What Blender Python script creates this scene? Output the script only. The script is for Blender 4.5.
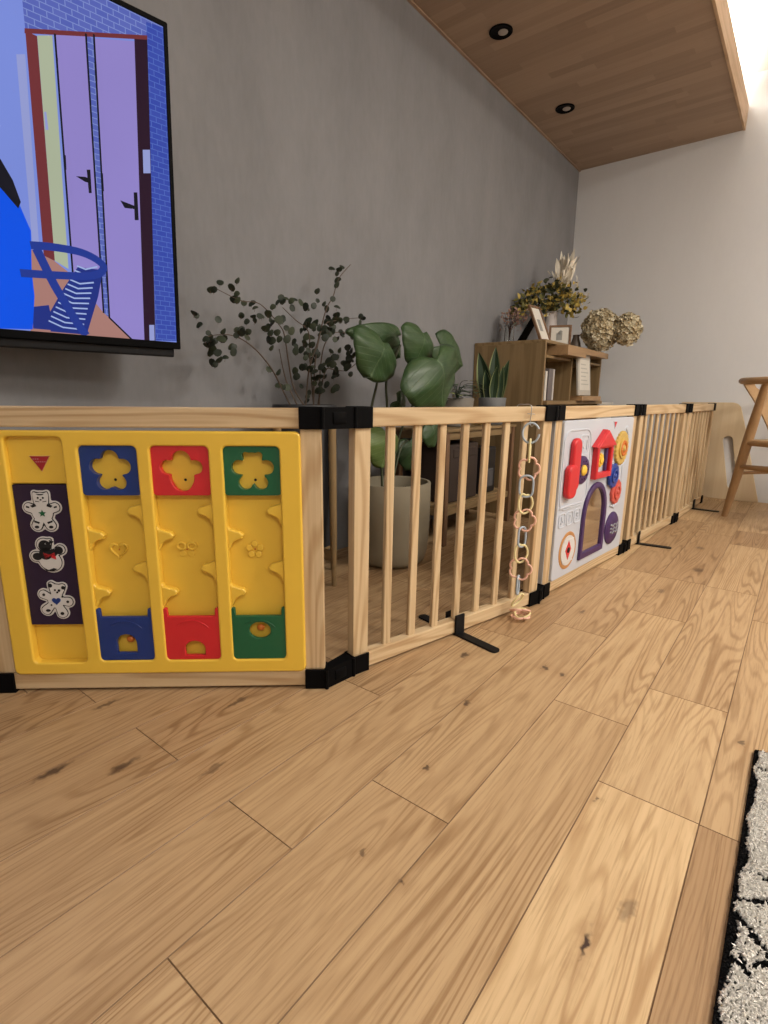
import bpy, bmesh, math, random
from mathutils import Vector, Matrix, Euler
for o in list(bpy.data.objects): bpy.data.objects.remove(o)
random.seed(7)
scene = bpy.context.scene
COL = scene.collection
PI = math.pi

# ---------------------------------------------------------------- camera
cd = bpy.data.cameras.new('camera'); cam = bpy.data.objects.new('camera', cd); COL.objects.link(cam)
cd.sensor_fit = 'VERTICAL'; cd.sensor_height = 24.0; cd.lens = 527.7/1024*24.0; cd.clip_start = 0.02
R_ = Matrix(((0.78542, -0.13833, 0.60331), (0.61891, 0.16237, -0.76849), (0.00835, 0.97698, 0.21315)))
cam.matrix_world = Matrix.Translation((0, 0, 0.63)) @ R_.to_4x4()
scene.camera = cam

# ---------------------------------------------------------------- light
scene.view_settings.view_transform = 'Standard'; scene.view_settings.look = 'None'
scene.view_settings.gamma = 1.0; scene.view_settings.exposure = 0.0
scene.view_settings.use_curve_mapping = False
w = bpy.data.worlds.new('world'); scene.world = w; w.use_nodes = True
w.node_tree.nodes['Background'].inputs[0].default_value = (0.9, 0.85, 0.78, 1)
w.node_tree.nodes['Background'].inputs[1].default_value = 0.05

def area(name, loc, rot, sx, sy, power, col, spread=180):
    l = bpy.data.lights.new(name, 'AREA'); l.shape = 'RECTANGLE'; l.size = sx; l.size_y = sy
    l.energy = power; l.color = col; l.spread = math.radians(spread)
    o = bpy.data.objects.new(name, l); o.location = loc; o.rotation_euler = rot; COL.objects.link(o); return o
WARM = (1.0, 0.925, 0.835)
area('ceiling_panel_light', (1.35, 1.9, 2.40), (0, 0, 0), 0.9, 0.9, 62, WARM)
pl_ = bpy.data.lights.new('pendant_lamp_light', 'POINT'); pl_.energy = 62; pl_.color = WARM; pl_.shadow_soft_size = 0.16
po_ = bpy.data.objects.new('pendant_lamp_light', pl_); po_.location = (1.7, 1.7, 1.75); COL.objects.link(po_)
area('ceiling_panel_light', (1.4, -0.7, 2.40), (0, 0, 0), 0.8, 0.8, 46, WARM)
area('cove_strip_light', (-0.66, 0.9, 2.305), (PI, math.radians(-20), 0), 0.06, 6.0, 130, (1.0, 0.96, 0.90))

# ---------------------------------------------------------------- materials
def newmat(name):
    m = bpy.data.materials.new(name); m.use_nodes = True
    nt = m.node_tree; b = nt.nodes['Principled BSDF']; return m, nt, b
def lk(nt, a, b): nt.links.new(a, b)
def node(nt, t, **kw):
    n = nt.nodes.new(t)
    for k, v in kw.items(): setattr(n, k, v)
    return n
def math_n(nt, op, a, b=None, c=None, clamp=False):
    n = nt.nodes.new('ShaderNodeMath'); n.operation = op; n.use_clamp = clamp
    for i, v in enumerate((a, b, c)):
        if v is None: continue
        if isinstance(v, (int, float)): n.inputs[i].default_value = v
        else: lk(nt, v, n.inputs[i])
    return n.outputs[0]
def vmath(nt, op, a, b=None):
    n = nt.nodes.new('ShaderNodeVectorMath'); n.operation = op
    for i, v in enumerate((a, b)):
        if v is None: continue
        if isinstance(v, tuple): n.inputs[i].default_value = v
        else: lk(nt, v, n.inputs[i])
    return n.outputs['Value'] if op in ('LENGTH', 'DISTANCE', 'DOT_PRODUCT') else n.outputs[0]
def noise(nt, vec, scale, detail=3, rough=0.5):
    n = nt.nodes.new('ShaderNodeTexNoise'); n.inputs['Scale'].default_value = scale
    n.inputs['Detail'].default_value = detail; n.inputs['Roughness'].default_value = rough
    lk(nt, vec, n.inputs['Vector']); return n.outputs['Fac']
def mixc(nt, fac, a, b, mode='MIX'):
    n = nt.nodes.new('ShaderNodeMix'); n.data_type = 'RGBA'; n.blend_type = mode
    if isinstance(fac, (int, float)): n.inputs[0].default_value = fac
    else: lk(nt, fac, n.inputs[0])
    for i, v in ((6, a), (7, b)):
        if isinstance(v, tuple): n.inputs[i].default_value = (*v, 1)
        else: lk(nt, v, n.inputs[i])
    return n.outputs[2]
def mapr(nt, v, a, b, c=0.0, d=1.0):
    n = nt.nodes.new('ShaderNodeMapRange'); lk(nt, v, n.inputs[0])
    for i, x in zip((1, 2, 3, 4), (a, b, c, d)): n.inputs[i].default_value = x
    return n.outputs[0]
def bump(nt, b, h, strength=0.2, dist=0.01):
    n = nt.nodes.new('ShaderNodeBump'); n.inputs['Strength'].default_value = strength
    n.inputs['Distance'].default_value = dist; lk(nt, h, n.inputs['Height']); lk(nt, n.outputs[0], b.inputs['Normal'])

def plain(name, col, rough=0.5, spec=0.5, metal=0.0, var=0.06, coat=0.0, emit=None):
    m, nt, b = newmat(name)
    tc = node(nt, 'ShaderNodeTexCoord').outputs['Object']
    f = noise(nt, tc, 14, 3)
    c2 = tuple(max(0, c*(1-var*2)) for c in col)
    lk(nt, mixc(nt, f, tuple(col), c2), b.inputs['Base Color'])
    b.inputs['Roughness'].default_value = rough; b.inputs['Specular IOR Level'].default_value = spec
    b.inputs['Metallic'].default_value = metal; b.inputs['Coat Weight'].default_value = coat
    if emit:
        b.inputs['Emission Color'].default_value = (*emit[0], 1); b.inputs['Emission Strength'].default_value = emit[1]
    return m

def wood(name, light, dark, axis='x', s=1.0, rings=10.0, amt=0.62, rough=0.5, spec=0.3):
    """grain runs along the local axis given; every object gets its own cut"""
    m, nt, b = newmat(name)
    tc = node(nt, 'ShaderNodeTexCoord').outputs['Object']
    rnd = node(nt, 'ShaderNodeObjectInfo').outputs['Random']
    cv = node(nt, 'ShaderNodeCombineXYZ')
    for i in range(3): lk(nt, math_n(nt, 'MULTIPLY', rnd, 7.0+3*i), cv.inputs[i])
    st = {'x': (0.9, 13, 13), 'y': (13, 0.9, 13), 'z': (13, 13, 0.9)}[axis]
    v = vmath(nt, 'MULTIPLY', tc, tuple(k*s for k in st))
    v = vmath(nt, 'ADD', v, cv.outputs[0])
    low = noise(nt, v, 1.0, 1.5, 0.4)
    ring = math_n(nt, 'SINE', math_n(nt, 'MULTIPLY', low, rings*6.283))
    ring = mapr(nt, ring, -0.2, 1.0)
    fine = noise(nt, vmath(nt, 'MULTIPLY', v, (3, 11, 11) if axis == 'x' else (11, 3, 11) if axis == 'y' else (11, 11, 3)), 1.0, 3, 0.6)
    fac = math_n(nt, 'ADD', math_n(nt, 'MULTIPLY', ring, amt), math_n(nt, 'MULTIPLY', mapr(nt, fine, 0.35, 0.75), 0.45), clamp=True)
    c = mixc(nt, fac, light, dark)
    c = mixc(nt, mapr(nt, rnd, 0, 1, 0, 0.22), c, tuple(k*0.62 for k in light))
    lk(nt, c, b.inputs['Base Color'])
    b.inputs['Roughness'].default_value = rough; b.inputs['Specular IOR Level'].default_value = spec
    bump(nt, b, fine, 0.10, 0.002)
    return m

PINE_L, PINE_D = (0.65, 0.495, 0.30), (0.42, 0.265, 0.13)
pine = {a: wood('pine_'+a, PINE_L, PINE_D, a) for a in 'xyz'}
oakc = {a: wood('oak_'+a, (0.30, 0.205, 0.10), (0.20, 0.13, 0.06), a, 1.0, 5) for a in 'xyz'}
walnut = {a: wood('brown_wood_'+a, (0.22, 0.125, 0.07), (0.13, 0.07, 0.037), a, 1.0, 5) for a in 'xyz'}
chairw = {a: wood('chair_oak_'+a, (0.42, 0.265, 0.135), (0.29, 0.17, 0.08), a, 0.8, 5, 0.4, 0.4) for a in 'xyz'}
black = plain('black_plastic', (0.003, 0.003, 0.0035), 0.6, 0.06)
blackmetal = plain('black_metal', (0.007, 0.007, 0.008), 0.5, 0.2, 0.0)
yellow = plain('yellow_plastic', (0.82, 0.53, 0.06), 0.36, 0.45, var=0.03)
blue = plain('blue_plastic', (0.008, 0.035, 0.20), 0.35, 0.5, var=0.03)
red = plain('red_plastic', (0.62, 0.02, 0.028), 0.35, 0.5, var=0.03)
green = plain('green_plastic', (0.008, 0.11, 0.045), 0.35, 0.5, var=0.03)
purple = plain('purple_plastic', (0.05, 0.018, 0.10), 0.4, 0.5, var=0.03)
purplecard = plain('purple_card', (0.026, 0.013, 0.038), 0.6, 0.3, var=0.03)
whitep = plain('white_plastic', (0.53, 0.565, 0.635), 0.35, 0.5, var=0.02)
ink = plain('black_print', (0.012, 0.012, 0.014), 0.6, 0.3)
stickerw = plain('white_sticker', (0.62, 0.61, 0.60), 0.55, 0.3, var=0.02)
orange = plain('orange_plastic', (0.62, 0.17, 0.02), 0.4)
cream = plain('cream_paper', (0.72, 0.69, 0.62), 0.7, 0.2)
greyp = plain('grey_plastic', (0.25, 0.26, 0.28), 0.5)
silver = plain('silver_metal', (0.6, 0.6, 0.6), 0.3, 0.5, 0.9)
m_mirror, nt_, b_ = newmat('acrylic_mirror'); b_.inputs['Metallic'].default_value = 1; b_.inputs['Roughness'].default_value = 0.06
lk(nt_, mixc(nt_, noise(nt_, node(nt_, 'ShaderNodeTexCoord').outputs['Object'], 3), (0.78, 0.76, 0.73), (0.70, 0.68, 0.65)), b_.inputs['Base Color'])

# ---------------------------------------------------------------- mesh helpers
class MB:
    def __init__(s): s.v = []; s.f = []; s.m = []; s.sm = []
    def add(s, verts, faces, mi=0, T=None, smooth=False):
        n = len(s.v)
        s.v += [tuple(T @ Vector(p)) if T is not None else tuple(p) for p in verts]
        s.f += [tuple(i+n for i in f) for f in faces]; s.m += [mi]*len(faces); s.sm += [smooth]*len(faces)
        return s
    def bm(s, b, mi=0, T=None, smooth=False):
        b.verts.index_update()
        s.add([v.co.copy() for v in b.verts], [[v.index for v in f.verts] for f in b.faces], mi, T, smooth); b.free(); return s
    def box(s, x0, y0, z0, x1, y1, z1, bev=0.0, mi=0, T=None, seg=2):
        b = bmesh.new(); bmesh.ops.create_cube(b, size=1)
        for v in b.verts:
            v.co = Vector(((x0+x1)/2+v.co.x*(x1-x0), (y0+y1)/2+v.co.y*(y1-y0), (z0+z1)/2+v.co.z*(z1-z0)))
        if bev: bmesh.ops.bevel(b, geom=list(b.edges), offset=min(bev, abs(x1-x0)*.45, abs(y1-y0)*.45, abs(z1-z0)*.45), segments=seg, affect='EDGES', profile=0.5)
        return s.bm(b, mi, T)
    def tube(s, pts, rad, n=10, mi=0, closed=False, T=None, flat=1.0):
        pts = [Vector(p) for p in pts]; N = len(pts)
        if not isinstance(rad, (list, tuple)): rad = [rad]*N
        V = []; F = []; up = None
        for i, p in enumerate(pts):
            a = pts[(i-1) % N] if (closed or i > 0) else p; c = pts[(i+1) % N] if (closed or i < N-1) else p
            d = (c-a).normalized() if (c-a).length > 1e-9 else Vector((0, 0, 1))
            if up is None:
                up = Vector((0, 0, 1)) if abs(d.z) < 0.9 else Vector((1, 0, 0))
            x = (up-d*up.dot(d)); x = x.normalized() if x.length > 1e-6 else d.orthogonal().normalized(); up = x
            y = d.cross(x)
            for k in range(n):
                t = 2*PI*k/n; V.append(p+(x*math.cos(t)+y*math.sin(t)*flat)*rad[i])
        M_ = N if closed else N-1
        for i in range(M_):
            for k in range(n):
                j = (i+1) % N; F.append((i*n+k, i*n+(k+1) % n, j*n+(k+1) % n, j*n+k))
        if not closed:
            F.append(tuple(reversed(range(n)))); F.append(tuple((N-1)*n+k for k in range(n)))
        return s.add(V, F, mi, T, True)
    def lathe(s, prof, n=32, mi=0, T=None, smooth=True, axis='z'):
        V = []; F = []
        for (r, z) in prof:
            for k in range(n):
                t = 2*PI*k/n
                if axis == 'z': V.append((r*math.cos(t), r*math.sin(t), z))
                else: V.append((r*math.cos(t), -z, r*math.sin(t)))     # axis towards -y (front)
        for i in range(len(prof)-1):
            for k in range(n): F.append((i*n+k, i*n+(k+1) % n, (i+1)*n+(k+1) % n, (i+1)*n+k))
        F.append(tuple(reversed(range(n)))); F.append(tuple((len(prof)-1)*n+k for k in range(n)))
        return s.add(V, F, mi, T, smooth)
    def ball(s, c, r, sc=(1, 1, 1), mi=0, sub=2, jit=0.0):
        b = bmesh.new(); bmesh.ops.create_icosphere(b, subdivisions=sub, radius=r)
        for v in b.verts:
            k = 1+random.uniform(-jit, jit)
            v.co = Vector((c[0]+v.co.x*sc[0]*k, c[1]+v.co.y*sc[1]*k, c[2]+v.co.z*sc[2]*k))
        return s.bm(b, mi, None, True)
    def mesh(s, name, mats):
        me = bpy.data.meshes.new(name); me.from_pydata(s.v, [], s.f)
        for m in mats: me.materials.append(m)
        me.polygons.foreach_set('material_index', s.m); me.polygons.foreach_set('use_smooth', s.sm); me.update()
        return me
    def build(s, name, mats, parent=None, loc=None, rot=None):
        if not isinstance(mats, (list, tuple)): mats = [mats]
        me = s.mesh(name, mats)
        if any(s.sm):
            try: me.set_sharp_from_angle(angle=math.radians(50))
            except Exception: pass
        o = bpy.data.objects.new(name, me); COL.objects.link(o)
        if parent: o.parent = parent
        if loc: o.location = loc
        if rot: o.rotation_euler = rot
        return o

def plate(mb, outline, holes, y0, y1, bev=0.002, mi=0, T=None, seg=2):
    """flat shape drawn in local x,z and given depth from y0 (front) to y1 (back) with rounded rims"""
    cu = bpy.data.curves.new('tmp', 'CURVE'); cu.dimensions = '2D'; cu.fill_mode = 'BOTH'
    t = abs(y1-y0); bev = min(bev, t*0.45)
    cu.extrude = t/2-bev; cu.bevel_depth = bev; cu.bevel_resolution = seg; cu.offset = -bev
    for loop in [outline]+list(holes):
        sp = cu.splines.new('POLY'); sp.points.add(len(loop)-1); sp.use_cyclic_u = True
        for p, q in zip(sp.points, loop): p.co = (q[0], q[1], 0, 1)
    o = bpy.data.objects.new('tmp', cu); COL.objects.link(o)
    me = o.to_mesh(); yc = (y0+y1)/2
    mb.add([(v.co.x, yc-v.co.z, v.co.y) for v in me.vertices], [tuple(p.vertices) for p in me.polygons], mi, T)
    o.to_mesh_clear(); bpy.data.objects.remove(o); bpy.data.curves.remove(cu)
    return mb
def text(mb, s, size, x, z, y, depth, mi=0, T=None):
    cu = bpy.data.curves.new('tmp', 'FONT'); cu.body = s; cu.size = size; cu.align_x = 'CENTER'; cu.align_y = 'CENTER'
    cu.extrude = depth/2
    o = bpy.data.objects.new('tmp', cu); COL.objects.link(o); me = o.to_mesh()
    mb.add([(x+v.co.x, y-v.co.z, z+v.co.y) for v in me.vertices], [tuple(p.vertices) for p in me.polygons], mi, T)
    o.to_mesh_clear(); bpy.data.objects.remove(o); bpy.data.curves.remove(cu)
    return mb
def rr(x0, z0, x1, z1, r=0.006, n=4):
    P = []
    for cx, cz, a0 in ((x1-r, z1-r, 0), (x0+r, z1-r, 90), (x0+r, z0+r, 180), (x1-r, z0+r, 270)):
        for i in range(n+1):
            a = math.radians(a0+90*i/n); P.append((cx+r*math.cos(a), cz+r*math.sin(a)))
    return P
def circ(x, z, r, n=28, rz=None):
    return [(x+r*math.cos(2*PI*k/n), z+(rz or r)*math.sin(2*PI*k/n)) for k in range(n)]
def blob(cx, cz, circles, n=96, grow=0.0, sc=1.0):
    """outline of a union of circles seen from its middle"""
    P = []
    for k in range(n):
        a = 2*PI*k/n; dx, dz = math.cos(a), math.sin(a); best = 0
        for (x, z, r) in circles:
            r = r+grow/sc; bq = dx*x+dz*z; disc = bq*bq-(x*x+z*z-r*r)
            if disc > 0: best = max(best, bq+math.sqrt(disc))
        P.append((cx+dx*best*sc, cz+dz*best*sc))
    Q = []                                                    # soften the creases
    for i in range(n): Q.append(tuple(0.25*P[i-1][j]+0.5*P[i][j]+0.25*P[(i+1) % n][j] for j in (0, 1)))
    return Q
def star(cx, cz, r, r2=0.45, n=5, a0=PI/2):
    return [(cx+(r if k % 2 == 0 else r*r2)*math.cos(a0+PI*k/n), cz+(r if k % 2 == 0 else r*r2)*math.sin(a0+PI*k/n)) for k in range(2*n)]
def heart(cx, cz, r):
    P = []
    for k in range(28):
        t = 2*PI*k/28; P.append((cx+r*math.sin(t)**3, cz+r*(0.81*math.cos(t)-0.31*math.cos(2*t)-0.12*math.cos(3*t)-0.06*math.cos(4*t))))
    return P

def empty(name, label, cat, loc=(0, 0, 0), rz=0.0, group=None):
    o = bpy.data.objects.new(name, None); o.empty_display_size = 0.05; COL.objects.link(o)
    o.location = loc; o.rotation_euler = (0, 0, rz); o['label'] = label; o['category'] = cat
    if group: o['group'] = group
    return o
def tag(o, label, cat, group=None):
    o['label'] = label; o['category'] = cat
    if group: o['group'] = group
    return o
def struct(o): o['kind'] = 'structure'; return o
def smooth_path(pts, n=6, closed=False):
    pts = [Vector(p) for p in pts]; N = len(pts); out = []
    for i in range(N if closed else N-1):
        if closed: p0, p1, p2, p3 = (pts[(i+k-1) % N] for k in range(4))
        else: p0, p1, p2, p3 = pts[max(i-1, 0)], pts[i], pts[i+1], pts[min(i+2, N-1)]
        for k in range(n):
            t = k/n
            out.append(0.5*((2*p1)+(-p0+p2)*t+(2*p0-5*p1+4*p2-p3)*t*t+(-p0+3*p1-3*p2+p3)*t**3))
    if not closed: out.append(pts[-1])
    return out
TVP = {'brick': [(-0.0455, 0.668), (-0.005, 0.6729), (-0.0084, 0.0195), (-0.0606, 0.0172)], 'brick_top': [(-0.2756, 0.618), (-0.0947, 0.6971), (-0.0048, 0.6769), (-0.0057, 0.6581), (-0.0447, 0.6426), (-0.2755, 0.5621)], 'wall': [(-0.5084, 0.5351), (-0.2491, 0.6518), (-0.2731, 0.5574), (-0.2847, 0.1596), (-0.302, 0.2105), (-0.3185, 0.2591), (-0.3446, 0.2905), (-0.5436, 0.2931)], 'frame_white': [(-0.2948, 0.5147), (-0.2798, 0.5204), (-0.2899, 0.1724), (-0.3016, 0.1703)], 'frame_red': [(-0.2758, 0.5598), (-0.2566, 0.5583), (-0.2635, 0.1618), (-0.2831, 0.1633)], 'door_yellow': [(-0.2564, 0.5595), (-0.2301, 0.57), (-0.2388, 0.1496), (-0.2635, 0.1618)], 'door_mid': [(-0.2254, 0.5742), (-0.1685, 0.597), (-0.176, 0.0692), (-0.2328, 0.1398)], 'gap': [(-0.1685, 0.597), (-0.1521, 0.6023), (-0.1638, 0.0589), (-0.176, 0.0692)], 'door_right': [(-0.1526, 0.596), (-0.0707, 0.6233), (-0.0865, 0.0161), (-0.115, 0.0156), (-0.1638, 0.0589)], 'frame_dark': [(-0.0724, 0.6316), (-0.0449, 0.64), (-0.0615, 0.0155), (-0.0882, 0.016)], 'lintel': [(-0.2766, 0.5628), (-0.0446, 0.6439), (-0.0451, 0.636), (-0.2775, 0.5545)], 'floor': [(-0.3054, 0.1764), (-0.2648, 0.1616), (-0.2329, 0.1384), (-0.1761, 0.0684), (-0.1639, 0.0574), (-0.1167, 0.0138), (-0.322, 0.0104)], 'person': [(-0.538, 0.3313), (-0.3443, 0.2936), (-0.3185, 0.2591), (-0.302, 0.2105), (-0.3086, 0.1758), (-0.308, 0.0866), (-0.3178, 0.0201), (-0.5858, 0.0033)], 'hair': [(-0.3751, 0.3188), (-0.3405, 0.3284), (-0.3236, 0.2958), (-0.3142, 0.2601), (-0.3198, 0.2472), (-0.346, 0.2777), (-0.3794, 0.2816)], 'seat': [(-0.2849, 0.0537), (-0.2528, 0.1081), (-0.2209, 0.1561), (-0.17, 0.1584), (-0.184, 0.1025), (-0.2144, 0.0179), (-0.2849, 0.0186)], 'cushion': [(-0.3134, 0.0648), (-0.2832, 0.0719), (-0.2778, 0.0215), (-0.3164, 0.0217)], 'handle0': [(-0.2093, 0.3331), (-0.1912, 0.3365), (-0.1802, 0.3346), (-0.1808, 0.3269), (-0.192, 0.3268)], 'handle1': [(-0.1872, 0.351), (-0.1801, 0.3529), (-0.1809, 0.3084), (-0.1866, 0.307)], 'handle2': [(-0.1231, 0.3082), (-0.0933, 0.3043), (-0.0889, 0.2979), (-0.1148, 0.295)], 'handle3': [(-0.0931, 0.3312), (-0.0851, 0.3331), (-0.0855, 0.2766), (-0.0944, 0.2747)], 'switch0': [(-0.0679, 0.422), (-0.0518, 0.4266), (-0.0529, 0.3797), (-0.0691, 0.3754)], 'switch1': [(-0.075, 0.0517), (-0.0629, 0.0529), (-0.0641, 0.017), (-0.0762, 0.016)], 'switch2': [(-0.2572, 0.4331), (-0.2534, 0.4343), (-0.2525, 0.4036), (-0.2577, 0.402)], 'hinge0': [(-0.2272, 0.5345), (-0.2239, 0.5357), (-0.2249, 0.5113), (-0.2282, 0.5101)], 'hinge1': [(-0.1566, 0.5537), (-0.1524, 0.5553), (-0.1529, 0.5217), (-0.1572, 0.5202)], 'hinge2': [(-0.1597, 0.3515), (-0.1553, 0.3527), (-0.1558, 0.318), (-0.1602, 0.3169)], 'hinge3': [(-0.1649, 0.1465), (-0.1603, 0.1472), (-0.1611, 0.1169), (-0.1649, 0.1164)], 'hinge4': [(-0.2277, 0.3663), (-0.225, 0.367), (-0.226, 0.3406), (-0.2288, 0.3399)], 'l1': [(-0.2254, 0.5742), (-0.2314, 0.14)], 'l2': [(-0.1685, 0.597), (-0.1753, 0.0685)], 'l3': [(-0.1534, 0.6018), (-0.1638, 0.0589)], 'l4': [(-0.1638, 0.0589), (-0.1167, 0.0146)], 'ring': [(-0.3028, 0.1836), (-0.2756, 0.1866), (-0.2423, 0.1879), (-0.2113, 0.1864), (-0.1854, 0.1786), (-0.1695, 0.1659), (-0.1781, 0.1505), (-0.2044, 0.1405), (-0.2607, 0.1334), (-0.326, 0.1276)], 'cleg': [(-0.2942, 0.175), (-0.2854, 0.1526), (-0.2693, 0.113), (-0.252, 0.0792), (-0.2339, 0.0442), (-0.218, 0.0191)], 's0': [(-0.2771, 0.0289), (-0.232, 0.0255)], 's1': [(-0.2744, 0.0438), (-0.2271, 0.0403)], 's2': [(-0.2316, 0.0467), (-0.206, 0.0757)], 's3': [(-0.2275, 0.0613), (-0.2015, 0.0868)], 's4': [(-0.2234, 0.076), (-0.1969, 0.0979)], 's5': [(-0.2193, 0.0906), (-0.1924, 0.1089)], 's6': [(-0.2152, 0.1052), (-0.1878, 0.12)], 's7': [(-0.2111, 0.1197), (-0.1833, 0.1311)], 's8': [(-0.2071, 0.1343), (-0.1787, 0.1422)]}
EUC = {'b1': [(1.19, 0.599), (1.158, 0.654), (1.122, 0.707), (1.078, 0.75), (1.032, 0.78), (0.987, 0.796), (0.94, 0.798), (0.887, 0.787)], 'b2': [(1.237, 0.598), (1.213, 0.655), (1.195, 0.736), (1.184, 0.814), (1.166, 0.847), (1.095, 0.9), (1.026, 0.901), (0.948, 0.921)], 'b3': [(1.216, 0.599), (1.188, 0.677), (1.171, 0.777)], 'b4': [(1.252, 0.598), (1.272, 0.709), (1.307, 0.802), (1.343, 0.911), (1.372, 0.959), (1.39, 1.014), (1.443, 1.068)], 'b5': [(1.269, 0.598), (1.306, 0.741), (1.342, 0.858), (1.411, 0.888), (1.529, 0.909)], 'b6': [(1.307, 0.598), (1.338, 0.712), (1.369, 0.807), (1.435, 0.852), (1.562, 0.847)], 'b7': [(1.279, 0.598), (1.287, 0.679), (1.274, 0.762), (1.265, 0.836), (1.205, 0.865), (1.149, 0.894)], 'b8': [(1.302, 0.618), (1.35, 0.713), (1.385, 0.722), (1.445, 0.721), (1.509, 0.761)]}
EUL = [(0.891, 0.846), (0.904, 0.823), (0.929, 0.804), (0.875, 0.779), (0.905, 0.786), (0.919, 0.775), (0.935, 0.782), (0.955, 0.788), (0.988, 0.803), (1.031, 0.813), (1.012, 0.772), (0.937, 0.751), (0.964, 0.752), (0.969, 0.766), (0.928, 0.734), (0.938, 0.717), (0.941, 0.919), (0.96, 0.921), (1.013, 0.918), (1.012, 0.9), (1.053, 0.9), (1.091, 0.905), (1.049, 0.858), (1.04, 0.844), (1.091, 0.868), (1.111, 0.874), (1.129, 0.857), (1.149, 0.9), (1.164, 0.913), (1.177, 0.925), (1.208, 0.928), (1.131, 0.802), (1.15, 0.8), (1.204, 0.833), (1.172, 0.77), (1.176, 0.663), (1.127, 0.657), (1.14, 0.703), (1.168, 0.861), (1.156, 0.846), (1.191, 0.871), (1.204, 0.865), (1.161, 0.836), (1.235, 0.858), (1.261, 0.853), (1.252, 0.91), (1.242, 0.902), (1.222, 0.903), (1.298, 0.861), (1.325, 0.868), (1.286, 0.823), (1.244, 0.804), (1.243, 0.793), (1.227, 0.774), (1.254, 0.794), (1.335, 0.823), (1.309, 0.855), (1.36, 0.92), (1.372, 0.952), (1.387, 0.942), (1.373, 0.983), (1.39, 1.012), (1.408, 1.039), (1.443, 1.066), (1.382, 0.9), (1.376, 0.881), (1.417, 0.889), (1.441, 0.882), (1.487, 0.901), (1.529, 0.908), (1.353, 0.848), (1.387, 0.851), (1.428, 0.828), (1.453, 0.857), (1.471, 0.847), (1.509, 0.843), (1.535, 0.837), (1.568, 0.848), (1.41, 0.795), (1.386, 0.785), (1.351, 0.783), (1.323, 0.769), (1.306, 0.772), (1.464, 0.79), (1.452, 0.765), (1.483, 0.751), (1.509, 0.761), (1.445, 0.741), (1.433, 0.716), (1.457, 0.713), (1.391, 0.722), (1.262, 0.724), (1.261, 0.709), (1.294, 0.726), (1.317, 0.75), (1.282, 0.695), (1.32, 0.676), (1.331, 0.649), (1.372, 0.67), (1.355, 0.695), (1.286, 0.649), (1.28, 0.629), (1.271, 0.671), (1.311, 0.726), (1.339, 0.735), (1.362, 0.76), (1.399, 0.848), (1.319, 0.833), (1.336, 0.85), (1.465, 0.835), (1.496, 0.784), (1.12, 0.856), (1.138, 0.851), (1.034, 0.815)]
LEAF = [((-1.18, 1.602, 0.841), (-1.18, 1.342, 0.837), (-1.18, 1.459, 0.878)), ((-1.13, 1.408, 0.808), (-1.13, 1.345, 0.69), (-1.13, 1.518, 0.762)), ((-1.1, 1.597, 0.853), (-1.1, 1.557, 0.736), (-1.1, 1.686, 0.807)), ((-1.05, 1.585, 0.766), (-1.05, 1.651, 0.594), (-1.05, 1.799, 0.707)), ((-1.2, 1.869, 0.837), (-1.2, 2.074, 0.763), (-1.2, 2.067, 0.849)), ((-1.22, 1.568, 0.861), (-1.22, 1.645, 0.773), (-1.22, 1.657, 0.818)), ((-1.2, 1.53, 0.505), (-1.2, 1.503, 0.375), (-1.2, 1.611, 0.433)), ((-1.28, 1.787, 0.457), (-1.28, 1.82, 0.328), (-1.28, 1.893, 0.386)), ((-1.12, 1.706, 0.527), (-1.12, 1.731, 0.442), (-1.12, 1.778, 0.497)), ((-1.2, 1.589, 0.619), (-1.2, 1.646, 0.575), (-1.2, 1.698, 0.604))]
STEM = [[(1.515, 0.311), (1.508, 0.397), (1.45, 0.463), (1.434, 0.533), (1.455, 0.602), (1.488, 0.695), (1.504, 0.79)], [(1.546, 0.296), (1.543, 0.475), (1.541, 0.601), (1.539, 0.696), (1.615, 0.815)], [(1.564, 0.293), (1.611, 0.471), (1.717, 0.619), (1.816, 0.755)], [(1.539, 0.296), (1.593, 0.416), (1.53, 0.505)], [(1.564, 0.293), (1.624, 0.432), (1.675, 0.467)]]

# ================================================================ SETTING
WX, BY, BZ, CZ = -1.47, 4.03, 2.17, 2.45      # left wall, far wall, underside of the dropped wooden ceiling, ceiling
EX, SY = 3.2, -2.6

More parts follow.
